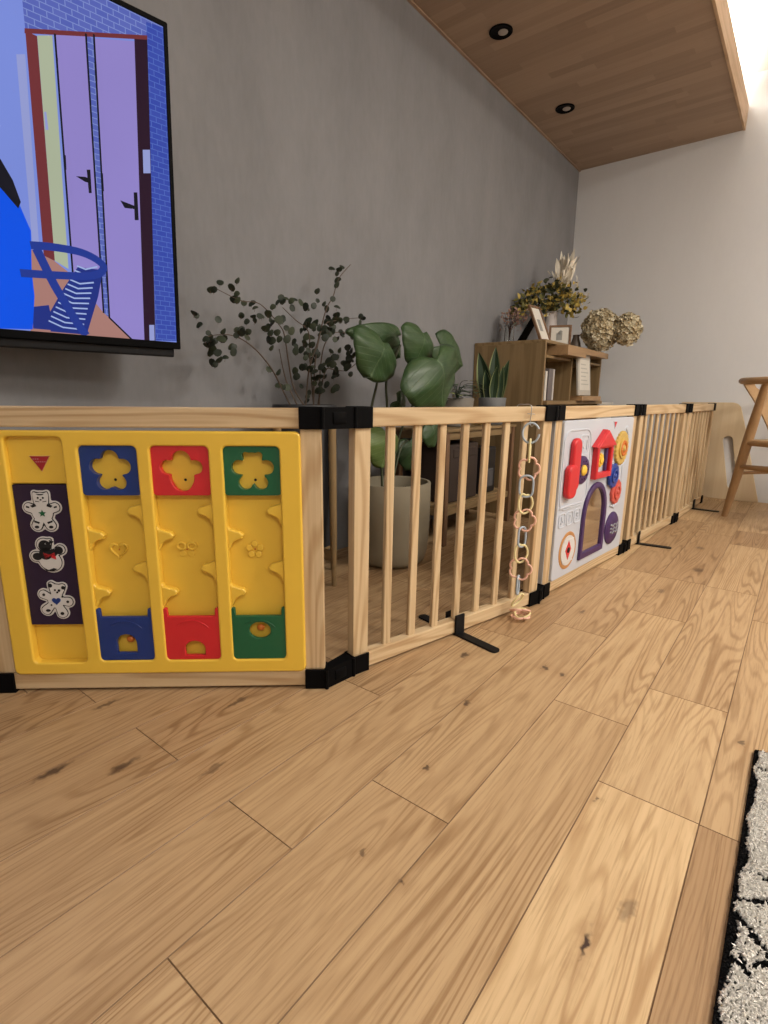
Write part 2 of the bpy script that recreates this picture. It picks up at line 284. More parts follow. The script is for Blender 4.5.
# floor: oak boards along y, every board a bevelled tile of one mesh with its own tone
def floor_mat():
    m, nt, b = newmat('oak_floor_boards')
    tc = node(nt, 'ShaderNodeTexCoord').outputs['Object']
    at = node(nt, 'ShaderNodeAttribute', attribute_name='board'); sep = node(nt, 'ShaderNodeSeparateColor'); lk(nt, at.outputs['Color'], sep.inputs[0])
    tone, ro = sep.outputs[0], sep.outputs[1]
    off = node(nt, 'ShaderNodeCombineXYZ')
    for i in range(3): lk(nt, math_n(nt, 'MULTIPLY', ro, 37.0+11*i), off.inputs[i])
    p = vmath(nt, 'ADD', tc, off.outputs[0])
    v = vmath(nt, 'MULTIPLY', p, (8.5, 0.62, 1.0))
    low = noise(nt, v, 1.0, 2.0, 0.45)
    wig = noise(nt, vmath(nt, 'MULTIPLY', p, (55, 9, 1)), 1.0, 3, 0.5)
    ph = math_n(nt, 'ADD', math_n(nt, 'MULTIPLY', low, 30*6.283), math_n(nt, 'MULTIPLY', wig, 2.6))
    ring = math_n(nt, 'SINE', ph)
    ring = mapr(nt, ring, 0.0, 1.0)
    ring = math_n(nt, 'POWER', ring, 1.5)
    pores = noise(nt, vmath(nt, 'MULTIPLY', p, (230, 9, 1)), 1.0, 3, 0.65)
    pores = mapr(nt, pores, 0.50, 0.72)
    streak = noise(nt, vmath(nt, 'MULTIPLY', p, (60, 1.5, 1)), 1.0, 4, 0.65)
    patch = noise(nt, vmath(nt, 'MULTIPLY', p, (6, 2.2, 1)), 1.0, 2, 0.5)
    light = mixc(nt, tone, (0.36, 0.22, 0.112), (0.66, 0.475, 0.265))
    dark = mixc(nt, tone, (0.20, 0.11, 0.05), (0.45, 0.285, 0.14))
    amt = mapr(nt, patch, 0.35, 0.65, 0.22, 1.0)
    fac = math_n(nt, 'MULTIPLY', ring, amt)
    fac = math_n(nt, 'ADD', fac, math_n(nt, 'MULTIPLY', mapr(nt, streak, 0.42, 0.70), 0.42), clamp=True)
    c = mixc(nt, fac, light, dark)
    c = mixc(nt, math_n(nt, 'MULTIPLY', pores, 0.55), c, mixc(nt, tone, (0.15, 0.075, 0.03), (0.33, 0.19, 0.085)))
    # knots and cracks: x, y, half width, half length, strength
    KN = [(-.119, .545, .0045, .022, 1.0), (-.091, .62, .010, .022, .45), (-.479, .90, .008, .015, .8), (-.589, 1.083, .010, .018, .8),
          (-.407, 1.147, .009, .013, .8), (-.364, 1.141, .007, .010, .8), (-.336, .473, .005, .006, .8), (-.435, .678, .005, .006, .8), (-.181, .79, .004, .006, .7),
          (-.010, 1.105, .005, .010, .7), (-.927, .269, .010, .032, .85), (-.848, .355, .010, .030, .75), (-1.061, .423, .007, .035, .7), (-.858, .597, .007, .035, .65),
          (-.720, .445, .008, .03, .5), (-.405, .477, .005, .006, .6), (-.241, 2.234, .02, .035, .6), (-.283, 2.586, .02, .03, .5), (-.45, 1.55, .008, .02, .6), (-.30, 1.9, .012, .03, .5)]
    nz = node(nt, 'ShaderNodeTexNoise'); nz.inputs['Scale'].default_value = 60; lk(nt, tc, nz.inputs['Vector'])
    jt = vmath(nt, 'MULTIPLY', vmath(nt, 'SUBTRACT', nz.outputs['Color'], (0.5, 0.5, 0.5)), (0.022, 0.03, 0))
    tj = vmath(nt, 'ADD', tc, jt)
    tot = None; halo = None
    for (kx, ky, rx, ry, s) in KN:
        d = vmath(nt, 'LENGTH', vmath(nt, 'MULTIPLY', vmath(nt, 'SUBTRACT', tj, (kx, ky, 0)), (1/rx, 1/ry, 0)))
        a = math_n(nt, 'MULTIPLY', mapr(nt, d, 0.45, 1.1, 1, 0), s)
        h = math_n(nt, 'MULTIPLY', mapr(nt, d, 0.8, 3.6, 1, 0), s*0.35)
        tot = a if tot is None else math_n(nt, 'MAXIMUM', tot, a)
        halo = h if halo is None else math_n(nt, 'MAXIMUM', halo, h)
    c = mixc(nt, halo, c, (0.27, 0.145, 0.06))
    c = mixc(nt, tot, c, (0.055, 0.03, 0.02))
    c = mixc(nt, sep.outputs[2], c, (0.22, 0.13, 0.065))
    lk(nt, c, b.inputs['Base Color'])
    lk(nt, mapr(nt, streak, 0.3, 0.8, 0.40, 0.55), b.inputs['Roughness']); b.inputs['Specular IOR Level'].default_value = 0.35
    bump(nt, b, pores, 0.12, -0.001)
    return m
def build_floor():
    V, F, Cc = [], [], []
    pitch = 0.149; s0 = -0.042
    fixed = {-1: [.835, 1.207, 2.05, 2.75, 3.065], -2: [1.028, 1.66, 2.06], -3: [-.2, .228, .597, 1.413, 2.075], -4: [.418, 1.25], -5: [-.05, .805, 1.7],
             -6: [.42, .856], 0: [.30, .834], -7: [.05, .75], 1: [.5, 1.4]}
    tones = {(-1, .835): .97, (0, .834): .14, (0, 1.9): .55, (-1, 1.207): .72, (-2, 1.028): .55, (-2, 1.66): .62, (-1, 2.05): .50, (-1, 3.065): .12, (-1, 2.75): .5, (-3, .597): .50,
             (-3, 1.413): .50, (-3, .228): .62, (-4, .418): .45, (-4, 1.25): .5, (-5, .805): .40, (-6, .42): .35, (-6, .856): .30, (-2, 2.06): .38, (-3, 2.075): .45}
    g, dz = 0.0010, 0.0007
    for k in range(-10, 22):
        xa, xb = s0+pitch*k, s0+pitch*(k+1)
        if k <= -10: xa = WX-0.05
        ys = sorted(fixed.get(k, [random.uniform(0, .9)]))
        y = ys[0]
        while y > SY: y -= random.uniform(.5, 1.2); ys.insert(0, y)
        y = ys[-1]
        while y < BY+0.1: y += random.uniform(.5, 1.1); ys.append(y)
        for a, b in zip(ys[:-1], ys[1:]):
            t = random.uniform(.2, .75)
            for (kk, yy), tv_ in tones.items():
                if kk == k and abs(yy-b) < 0.02: t = tv_
            n = len(V)
            for z, e in ((-0.003, .0001), (-dz, .0003), (0, .0010)):
                V += [(xa+e, a+e, z), (xb-e, a+e, z), (xb-e, b-e, z), (xa+e, b-e, z)]
            fs = [(n+8, n+9, n+10, n+11)]
            for l in (0, 4):
                for i in range(4): fs.append((n+l+i, n+l+(i+1) % 4, n+l+4+(i+1) % 4, n+l+4+i))
            F += fs; rr_ = random.random(); Cc += [(t, rr_, 0, 1)]+[(t, rr_, 1, 1)]*(len(fs)-1)
    me = bpy.data.meshes.new('floor'); me.from_pydata(V, [], F); me.materials.append(floor_mat())
    ca = me.color_attributes.new('board', 'FLOAT_COLOR', 'CORNER')
    for p in me.polygons:
        for li in p.loop_indices: ca.data[li].color = Cc[p.index]
    o = bpy.data.objects.new('floor', me); COL.objects.link(o); struct(o)
build_floor()
mb = MB(); mb.box(WX-.1, SY-.1, -0.12, EX+.1, BY+.1, -0.0012); struct(mb.build('trim_1', plain('subfloor', (0.20, 0.12, 0.06), 0.9)))

def wallmat(name, a, b2, sx=1.0, bs=0.15):
    m, nt, b = newmat(name)
    tc = node(nt, 'ShaderNodeTexCoord').outputs['Object']
    n1 = noise(nt, vmath(nt, 'MULTIPLY', tc, (5*sx, 5*sx, 2.2)), 1.0, 5, 0.62)
    n2 = noise(nt, vmath(nt, 'MULTIPLY', tc, (60, 60, 18)), 1.0, 4, 0.6)
    f = math_n(nt, 'ADD', math_n(nt, 'MULTIPLY', mapr(nt, n1, 0.32, 0.68), 0.75), math_n(nt, 'MULTIPLY', mapr(nt, n2, .35, .65), 0.25), clamp=True)
    lk(nt, mixc(nt, f, a, b2), b.inputs['Base Color']); b.inputs['Roughness'].default_value = 0.85; b.inputs['Specular IOR Level'].default_value = 0.2
    bump(nt, b, n2, bs, 0.002); return m
w_left = wallmat('grey_mottled_wallpaper', (0.255, 0.256, 0.266), (0.208, 0.209, 0.218))
w_back = wallmat('off_white_wallpaper', (0.65, 0.655, 0.665), (0.62, 0.625, 0.635), 1, 0.25)
mb = MB(); mb.box(WX-.1, SY, -.1, WX, BY, CZ+.05); struct(mb.build('wall_left', w_left))
mb = MB(); mb.box(WX-.1, BY, -.1, EX+.1, BY+.1, CZ+.05); struct(mb.build('wall_back', w_back))
mb = MB(); mb.box(EX, SY, -.1, EX+.1, BY, CZ+.05); struct(mb.build('wall_right', w_back))
mb = MB(); mb.box(WX-.1, SY-.1, -.1, EX+.1, SY, CZ+.05); struct(mb.build('wall_front', w_back))
mb = MB(); mb.box(WX-.1, SY-.1, CZ, EX+.1, BY+.1, CZ+.1); struct(mb.build('ceiling', wallmat('white_ceiling_paper', (.72, .70, .66), (.70, .68, .64))))

def beam_mat(name, a, b2, strips=True):
    m, nt, b = newmat(name)
    tc = node(nt, 'ShaderNodeTexCoord').outputs['Object']
    sp = node(nt, 'ShaderNodeSeparateXYZ'); lk(nt, tc, sp.inputs[0])
    row = math_n(nt, 'FLOOR', math_n(nt, 'DIVIDE', sp.outputs[1], 0.052))
    wn0 = node(nt, 'ShaderNodeTexWhiteNoise', noise_dimensions='1D'); lk(nt, row, wn0.inputs['W'])
    seg = math_n(nt, 'FLOOR', math_n(nt, 'ADD', math_n(nt, 'DIVIDE', sp.outputs[0], 0.55), math_n(nt, 'MULTIPLY', wn0.outputs['Value'], 7)))
    cb = node(nt, 'ShaderNodeCombineXYZ'); lk(nt, row, cb.inputs[0]); lk(nt, seg, cb.inputs[1])
    wn = node(nt, 'ShaderNodeTexWhiteNoise', noise_dimensions='2D'); lk(nt, cb.outputs[0], wn.inputs['Vector'])
    gr = noise(nt, vmath(nt, 'MULTIPLY', tc, (3, 90, 90)), 1.0, 4, 0.6)
    f = math_n(nt, 'ADD', math_n(nt, 'MULTIPLY', wn.outputs['Value'], 0.7), math_n(nt, 'MULTIPLY', mapr(nt, gr, .3, .7), 0.35), clamp=True)
    lk(nt, mixc(nt, f, a, b2), b.inputs['Base Color']); b.inputs['Roughness'].default_value = 0.6; b.inputs['Specular IOR Level'].default_value = 0.25
    return m
BX = -0.508
mb = MB(); mb.box(WX, SY, BZ, BX-0.012, BY, BZ+.12)
o = struct(mb.build('trim_2', beam_mat('wood_strip_soffit', (0.40, 0.295, 0.215), (0.29, 0.21, 0.155))))
mb = MB(); mb.box(BX-.012, SY, BZ-.004, BX, BY, BZ+.124, 0.001); struct(mb.build('trim_3', wood('soffit_edge', (0.60, 0.42, 0.26), (0.46, 0.30, 0.17), 'y')))
mb = MB(); mb.box(WX, SY, BZ-.006, WX+.012, BY, BZ); struct(mb.build('trim_4', wood('soffit_bead', (0.38, 0.27, 0.19), (0.30, 0.20, 0.14), 'y')))

# ================================================================ FENCE PANELS
PH = 0.607; PL = 0.705
PANELS = [(-1.289, .296, .76, .65), (-.742, .836, .223, .975), (-.588, 1.577, .085, .996), (-.524, 2.330, .077, .997), (-.466, 3.080, .034, .999)]
LEAN = (0, .020, .010, .006, .004)                         # the linked panels lean out a little towards the room
def pmat(i, lean=True):
    x, y, dx, dy = PANELS[i]; return Matrix.Translation((x, y, 0)) @ Matrix.Rotation(math.atan2(dy, dx), 4, 'Z') @ Matrix.Rotation(LEAN[i] if lean else 0, 4, 'X')
def panel_root(i, label):
    x, y, dx, dy = PANELS[i]
    o = empty('play_fence_panel', label, 'fence panel', (x, y, 0), math.atan2(dy, dx), 'linked wooden play fence panels'); o.rotation_euler.x = LEAN[i]; return o
def frame_parts(root, post=0.042):
    for z0, z1, nm in ((.567, PH, 'top_rail'), (.006, .043, 'bottom_rail')):
        MB().box(0, 0, z0, PL, .028, z1, .003).build(nm, pine['x'], root)
    for x0 in (0, PL-post):
        MB().box(x0-x0-post/2, .002, .044, post/2, .026, .568, .002).build('post', pine['z'], root, loc=(x0+post/2, 0, 0))

def gate_panel(i, label):
    root = panel_root(i, label); frame_parts(root)
    for k in range(7):
        MB().box(-.0112, .008, .040, .0112, .020, .568, .003).build('slat', pine['z'], root, loc=(.1095+.081*k-.004, 0, 0))
    return root

# --- panel 1: yellow sliding-shape board
R1 = panel_root(0, 'wooden play fence panel holding the yellow plastic board of blue, red and green shapes')
frame_parts(R1)
W1 = (.229, .342), (.368, .482), (.510, .622)
ob = rr(.047, .043, .664, .561, .012)
mb = MB()
plate(mb, ob, [rr(.090, .070, .200, .5605-.012, .010)]+[rr(a, .073, b, .532, .010) for a, b in W1], -.006, .016, .004)
face = mb.build('yellow_board', yellow, R1)
mb = MB(); mb.box(.052, .0155, .048, .659, .021, .556)
# floor of the left strip: higher shelves above and below the purple card
mb.box(.089, .006, .455, .201, .016, .550, .002); mb.box(.089, .004, .153, .201, .016, .1545, .001)
mb.build('recess_back', yellow, face)
mb = MB(); mb.box(.0905, .003, .154, .1995, .0155, .453, .001); card = mb.build('purple_sticker_card', purplecard, R1)
# red triangle emblem
mb = MB(); plate(mb, [(.130, .511), (.171, .511), (.152, .479)], [], .0040, .0065, .0008, 0)
plate(mb, [(.1315, .510), (.1695, .510), (.152, .4805)], [], .0034, .0045, .0003, 1)
for (x0, z0, n_, dz_) in ((.1375, .5045, 3, 0), (.1425, .499, 5, 0)):
    for k in range(n_): mb.box(x0+k*.0042, .0026, z0-.0010, x0+k*.0042+.0026, .0036, z0+.0010, 0, 2)
lg = mb.build('triangle_emblem', [plain('gold_border', (.62, .42, .16), .5), plain('dark_red', (.36, .012, .02), .5), plain('faint_pink', (.50, .18, .18), .6)], face)
# animal stickers on the card
def animal(cx, cz, circles, sc, draw, name, roll=0):
    mb = MB(); T = Matrix.Translation((cx, 0, cz)) @ Matrix.Rotation(roll, 4, 'Y')
    plate(mb, blob(0, 0, circles, grow=.0035, sc=sc), [], .0020, .0034, .0004, 0, T)
    plate(mb, blob(0, 0, circles, grow=.0008, sc=sc), [], .0012, .0024, .0003, 1, T)
    plate(mb, blob(0, 0, circles, grow=-.0007, sc=sc), [], .0006, .0016, .0002, 0, T)
    for (mi, shp) in draw: plate(mb, shp, [], .0000, .0010, .0002, mi, T)
    mb.build(name, [stickerw, ink, green, red, blue], card)
s_ = 1.0
cat_c = [(0, .026, .0155), (-.012, .038, .005), (.012, .038, .005), (0, 0, .021), (-.025, .010, .0105), (.025, .010, .0105), (-.013, -.026, .0115), (.013, -.026, .0115)]
dr = [(2, star(0, -.002, .008)), (1, circ(-.005, .030, .002, 10)), (1, circ(.005, .030, .002, 10)), (1, circ(0, .026, .0022, 10, .0015)), (1, [(-.008, .038), (.008, .038), (.004, .0355), (-.004, .0355)])]
for sx in (-1, 1):
    dr += [(1, [(sx*.030, .014), (sx*.024, .012), (sx*.024, .009), (sx*.030, .010)]), (1, [(sx*.012, .018), (sx*.022, .014), (sx*.018, .010), (sx*.010, .013)]), (1, [(sx*.007, -.020), (sx*.018, -.016), (sx*.018, -.020), (sx*.009, -.0235)]), (1, circ(sx*.014, -.030, .0045, 12, .003)), (1, [(sx*.011, .024), (sx*.003, .0225), (sx*.003, .0215), (sx*.011, .0225)])]
animal(.144, .397, cat_c, 1.0, dr, 'cat_sticker')
pen_c = [(-.008, .022, .0145), (.004, .030, .006), (0, -.010, .0215), (.004, -.014, .020), (.023, .012, .0105), (-.026, -.002, .011)]
dr = [(1, circ(-.006, .020, .0125, 20)), (1, circ(.021, .011, .0085, 16)), (1, circ(-.023, -.002, .0095, 16, .008)), (1, circ(-.006, .004, .013, 20)), (1, [(.004, .033), (.014, .029), (.004, .024)]), (1, circ(.010, .006, .008, 16)),
      (3, [(-.011, .007), (-.008, -.009), (.001, -.003), (.014, -.009), (.012, .007), (.001, .002)]), (0, circ(-.004, .025, .0018, 10)), (1, [(-.014, -.027), (-.004, -.031), (.006, -.027), (.014, -.029), (.004, -.0345), (-.008, -.033)])]
animal(.146, .307, pen_c, 1.0, dr, 'penguin_sticker')
bear_c = [(.004, .022, .014), (-.006, .034, .007), (.016, .030, .007), (0, 0, .017), (-.023, .013, .0105), (.024, -.003, .0105), (-.020, -.020, .0115), (.010, -.027, .0115)]
dr = [(4, heart(.001, -.001, .009)), (1, circ(.001, .023, .0022, 10)), (1, circ(.009, .022, .0028, 10)), (1, circ(.005, .018, .0022, 10)), (1, circ(-.023, .013, .003, 12)), (1, circ(.024, -.003, .003, 12)),
      (1, circ(-.018, -.022, .005, 14, .003)), (1, circ(.010, -.029, .004, 14, .0035)), (1, circ(-.008, .033, .0045, 12)), (1, circ(.018, .028, .004, 12)), (1, circ(-.010, -.010, .002, 8)), (1, circ(.014, .008, .002, 8))]
animal(.148, .209, bear_c, 1.0, dr, 'teddy_bear_sticker')
# columns: top coloured window, knobbly channel, bottom coloured pocket
G_ = 1.36
ginger = [(0, .022, .013), (-.021, .007, .011), (.021, .007, .011), (0, .0, .018), (-.012, -.024, .0105), (.012, -.024, .0105), (0, -.014, .015)]
pingu = [(0, .020, .014), (-.023, .006, .010), (.023, .006, .010), (0, .002, .017), (0, -.014, .0185), (0, -.022, .015)]
catty = [(0, .018, .013), (-.011, .029, .004), (.011, .029, .004), (-.023, .006, .0105), (.023, .006, .0105), (0, 0, .018), (-.013, -.024, .010), (.013, -.024, .010)]
for (a, b), colr, shp, cname, bot in zip(W1, (blue, red, green), (ginger, pingu, catty), ('blue', 'red', 'green'), ('arch', 'dome', 'oval')):
    cx = (a+b)/2
    mb = MB(); plate(mb, rr(a-.001, .432, b+.001, .533, .008), [blob(cx+.001, .483, [(q[0]*1.18, q[1]*1.02, q[2]*1.12) for q in shp], grow=.0035)], .0005, .0150, .0012)
    o = mb.build('shape_window', colr, R1); o['label'] = cname+' square window with an animal shaped opening'
    mb = MB(); mb.lathe([(.0028, 0), (.0028, .0006)], 14, 0, Matrix.Translation((cx+.003, .0152, .462)), True, 'y'); mb.build('peg_hole', ink, o)
    # zig-zag stops
    for side, zc in ((1, .401), (-1, .349), (1, .279), (-1, .226)):
        e = b+.002 if side > 0 else a-.002; sgn = -side
        P = [(e, zc+.022), (e+sgn*.006, zc+.013), (e+sgn*.018, zc+.009), (e+sgn*.028, zc+.006), (e+sgn*.034, zc-.001), (e+sgn*.030, zc-.008), (e+sgn*.018, zc-.012), (e+sgn*.010, zc-.018), (e+sgn*.006, zc-.028), (e, zc-.038)]
        if sgn < 0: P = P[::-1]
        mb = MB(); plate(mb, P, [], -.001, .0155, .004, 0, None, 3); mb.build('channel_stop', yellow, face)
    # small embossed mark in the middle of the channel
    mb = MB(); zc = .315; cxx = cx-.004
    if cname == 'blue': plate(mb, heart(cxx, zc, .020), [heart(cxx, zc, .013)], .0105, .0158, .0018)
    elif cname == 'red':
        for sx in (-1, 1):
            plate(mb, circ(cxx+sx*.011, zc+.008, .0105, 18, .009), [circ(cxx+sx*.011, zc+.008, .006, 14, .005)], .0105, .0158, .0015)
            plate(mb, circ(cxx+sx*.009, zc-.009, .007, 18, .006), [], .0125, .0158, .001)
    else:
        for k in range(5):
            t = PI/2+2*PI*k/5; plate(mb, circ(cxx+.0125*math.cos(t), zc+.0125*math.sin(t), .0070, 14), [], .0105, .0158, .0018)
    mb.build('embossed_mark', yellow, face)
    mb = MB(); mb.lathe([(.002, 0), (.002, .0006)], 12, 0, Matrix.Translation((cxx, .0152, zc)), True, 'y'); mb.build('peg_hole', orange, face)
    # pocket
    z0, z1 = .0735, .172
    if bot == 'arch':
        hole = [(cx-.021, .090), (cx+.021, .090), (cx+.021, .112)]+[(cx+.021*math.cos(t*PI/10), .112+.021*math.sin(t*PI/10)) for t in range(1, 10)]+[(cx-.021, .112)]; bx, bz = cx+.004, .117
    elif bot == 'dome':
        hole = [(cx-.017, .083), (cx+.024, .083), (cx+.025, .098)]+[(cx+.0035+.0215*math.cos(t*PI/10), .098+.018*math.sin(t*PI/10)) for t in range(1, 10)]+[(cx-.018, .098)]; bx, bz = cx+.004, .092
    else:
        hole = circ(cx+.002, .139, .023, 26, .019); bx, bz = cx+.002, .141
    out = [(a-.001, z0), (b+.001, z0), (b+.001, z1+.017), (b-.003, z1+.019), (b-.007, z1+.017), (b-.008, z1), (a+.008, z1), (a+.007, z1+.017), (a+.003, z1+.019), (a-.001, z1+.017)]
    mb = MB(); plate(mb, out, [hole], -.003, .006, .0015)
    o = mb.build('shape_pocket', colr, R1); o['label'] = cname+' pocket with '+{'arch': 'an arched', 'dome': 'a low domed', 'oval': 'an oval'}[bot]+' opening'
    mb = MB()
    for k in range(14):                                      # raised rainbow line across the pocket
        t = PI*k/13*.55+.35
    mb.tube([(cx+.045*math.cos(PI*(.22+.5*k/12)), -.0035, .118+.045*math.sin(PI*(.22+.5*k/12))) for k in range(13)], .0011, 6)
    mb.build('raised_line', colr, o)
    if bot != 'dome':
        mb = MB(); mb.ball((bx, .0085, bz), .0085, (1, .6, .9)); mb.build('ball', orange, o)

# --- panel 2: open slats
R2 = gate_panel(1, 'slatted wooden play fence panel before the big beige pot, a toy chain hung on it')

# --- panel 3: white activity board
R3 = panel_root(2, 'wooden play fence panel holding the white plastic activity board with arch mirror')
frame_parts(R3)
mb = MB(); plate(mb, rr(.047, .043, .659, .563, .012), [], -.004, .012, .003); wb = mb.build('white_board', whitep, R3)
mb = MB(); mb.box(.010, .026, .05, .695, .040, .56, .004); mb.build('back_shell', whitep, wb)
mb = MB(); mb.box(-.0035, .003, .048, -.0003, .026, .563, .001); mb.build('edge_strip', plain('grey_white_strip', (.50, .49, .47), .4), R3)
def arch(x0, x1, z0, z1, n=14):
    r = (x1-x0)/2; c = (x0+x1)/2; h = z1-r*1.15
    return [(x0, z0), (x1, z0), (x1, h)]+[(c+r*math.cos(PI*k/n), h+r*1.15*math.sin(PI*k/n)) for k in range(1, n)]+[(x0, h)]
mb = MB(); plate(mb, arch(.238, .447, .076, .343), [arch(.258, .425, .099, .322)], -.014, -.003, .004); am = mb.build('mirror_frame', purple, R3)
mb = MB(); plate(mb, arch(.255, .428, .096, .326), [], -.0065, -.0045, .0002); mb.build('mirror', m_mirror, am)
# telephone with embossed keys
mb = MB()
plate(mb, rr(.052, .275, .262, .535, .045, 8), [rr(.058, .281, .256, .529, .040, 8)], -.0065, -.003, .0015)
mb.box(.060, -.008, .283, .225, -.003, .290, .002)
plate(mb, rr(.165, .445, .245, .515, .02), [rr(.171, .451, .239, .509, .016)], -.006, -.003, .001)
mb.build('telephone_outline', whitep, wb)
mb = MB(); text(mb, '6', .05, .192, .478, -.005, .004); mb.build('embossed_digit', whitep, wb); mb = MB(); text(mb, '1', .045, .226, .478, -.005, .004); mb.build('embossed_digit', whitep, wb)
mb = MB()
for i, ch in enumerate('579'):
    x = .085+.058*i; plate(mb, rr(x-.024, .218, x+.024, .268, .012), [rr(x-.020, .222, x+.020, .264, .010)], -.0068, -.003, .0015); text(mb, ch, .036, x, .243, -.005, .004)
mb.build('embossed_keys', whitep, wb)
mb = MB()
plate(mb, rr(.098, .335, .154, .508, .026, 8), [], -.022, -.004, .007, 0, None, 4); plate(mb, rr(.070, .316, .134, .425, .024, 8), [], -.025, -.004, .007, 0, None, 4)
mb.build('handset', red, R3)
mb = MB(); mb.lathe([(.047, -.003), (.047, .010), (.041, .015), (.020, .013), (.018, .010)], 36, 0, Matrix.Translation((.200, 0, .398)), True, 'y'); wh = mb.build('dial', purple, R3)
mb = MB(); mb.lathe([(.018, .008), (.018, .016), (.013, .020), (.004, .021)], 24, 0, Matrix.Translation((.200, 0, .398)), True, 'y'); mb.build('dial_centre', yellow, wh)
mb = MB()
for k in range(10):
    t = 2*PI*k/10; mb.ball((.200+.031*math.cos(t), -.0145, .398+.031*math.sin(t)), .0035, (1, .6, 1), 0, 1)
mb.build('dial_bumps', purplecard, wh)
# little red house with yellow spinner
mb = MB(); plate(mb, [(.283, .358), (.424, .358), (.424, .470), (.440, .470), (.352, .527), (.266, .470), (.283, .470)], [[(.300, .378), (.406, .378), (.406, .462), (.300, .462)]], -.024, -.003, .004)
hs = mb.build('house_frame', red, R3)
mb = MB(); plate(mb, [(.270, .468), (.438, .468), (.352, .525)], [], -.030, -.020, .004); mb.build('house_roof', red, hs)
mb = MB(); mb.lathe([(.013, 0), (.013, .010), (.008, .013)], 20, 0, Matrix.Translation((.345, -.006, .420)), True, 'y')
for k in range(8):
    t = 2*PI*k/8; mb.ball((.345+.018*math.cos(t), -.010, .420+.018*math.sin(t)), .008, (1, .6, 1), 0, 1)
mb.box(.303, -.006, .380, .345, -.0045, .460); mb.build('yellow_spinner', yellow, hs)
mb = MB(); mb.box(.384, -.014, .378, .402, -.005, .462, .003); mb.build('purple_roller', purple, hs)
# flower, blue and red gears at the right
def gear(x, z, r, m_, teeth, name, y=0.0, rib=True):
    mb = MB(); P = []
    for k in range(teeth*4):
        t = 2*PI*k/(teeth*4); P.append((x+r*(1.0 if k % 4 in (0, 1) else .93)*math.cos(t), z+r*(1.0 if k % 4 in (0, 1) else .93)*math.sin(t)))
    plate(mb, P, [], y-.014, y-.003, .003)
    mb.lathe([(r*.62, .013), (r*.60, .019), (r*.40, .019), (r*.36, .013)], 28, 0, Matrix.Translation((x, y, z)), True, 'y')
    mb.ball((x, y-.014, z), r*.22, (1, .8, 1), 0, 2)
    return mb.build(name, m_, R3)
g1 = gear(.540, .450, .064, plain('mustard_plastic', (.60, .40, .09), .4), 24, 'yellow_gear')
mb = MB(); mb.lathe([(.030, .018), (.028, .022), (.020, .022), (.018, .018)], 24, 0, Matrix.Translation((.540, 0, .450)), True, 'y'); mb.build('gear_ring', orange, g1)
gear(.478, .352, .046, plain('bright_blue_plastic', (.015, .05, .30), .3), 10, 'blue_gear', -.004)
gear(.530, .285, .048, plain('coral_plastic', (.60, .10, .075), .35), 10, 'red_gear', -.001)
mb = MB()
mb.tube([(.590+.0, -.004, .53)]+[(.540+.082*math.cos(t), -.004, .450+.082*math.sin(t)) for t in [math.radians(a) for a in range(60, -61, -12)]]+[(.585, -.004, .36), (.592, -.004, .29), (.575, -.004, .235), (.535, -.004, .222), (.495, -.004, .235)], .0045, 8)
mb.build('gear_surround', whitep, wb)
# purple push button and round sticker
mb = MB(); mb.lathe([(.064, -.003), (.064, .008), (.055, .014), (.02, .016)], 36, 0, Matrix.Translation((.535, 0, .141)), True, 'y'); pb = mb.build('round_button', purple, R3)
mb = MB()
for z in (-.014, 0, .014): mb.tube([(.500+.006*k, -.0155, .141+z+.004*math.sin(k*1.2)) for k in range(13)], .0032, 6)
mb.build('silver_waves', greyp, pb)
mb = MB(); mb.lathe([(.065, -.003), (.065, .005), (.061, .007), (.055, .005)], 40, 0, Matrix.Translation((.150, 0, .131)), True, 'y'); st = mb.build('sticker_ring', plain('tan_orange_print', (.50, .24, .08), .5), R3)
mb = MB(); plate(mb, circ(.150, .131, .052, 40), [], -.0075, -.003, .0005, 0)
plate(mb, [(.150, .165), (.172, .133), (.150, .098), (.128, .133)], [], -.0085, -.007, .0003, 1)
plate(mb, circ(.150, .132, .010, 16), [], -.0095, -.008, .0003, 2)
mb.box(.112, -.0085, .166, .188, -.0072, .170, 0, 0); mb.box(.112, -.0085, .090, .188, -.0072, .094, 0, 0)
mb.build('round_sticker', [stickerw, red, ink], st)
mb = MB(); plate(mb, [(.445, .552), (.480, .552), (.462, .524)], [], -.006, -.0035, .0006, 0); plate(mb, [(.450, .5495), (.475, .5495), (.462, .529)], [], -.0068, -.005, .0003, 1)
mb.build('triangle_emblem', [whitep, red], wb)

R4 = gate_panel(3, 'slatted wooden play fence panel between the white activity board panel and the last panel')
R5 = gate_panel(4, 'farthest slatted wooden play fence panel, ending at the back wall')

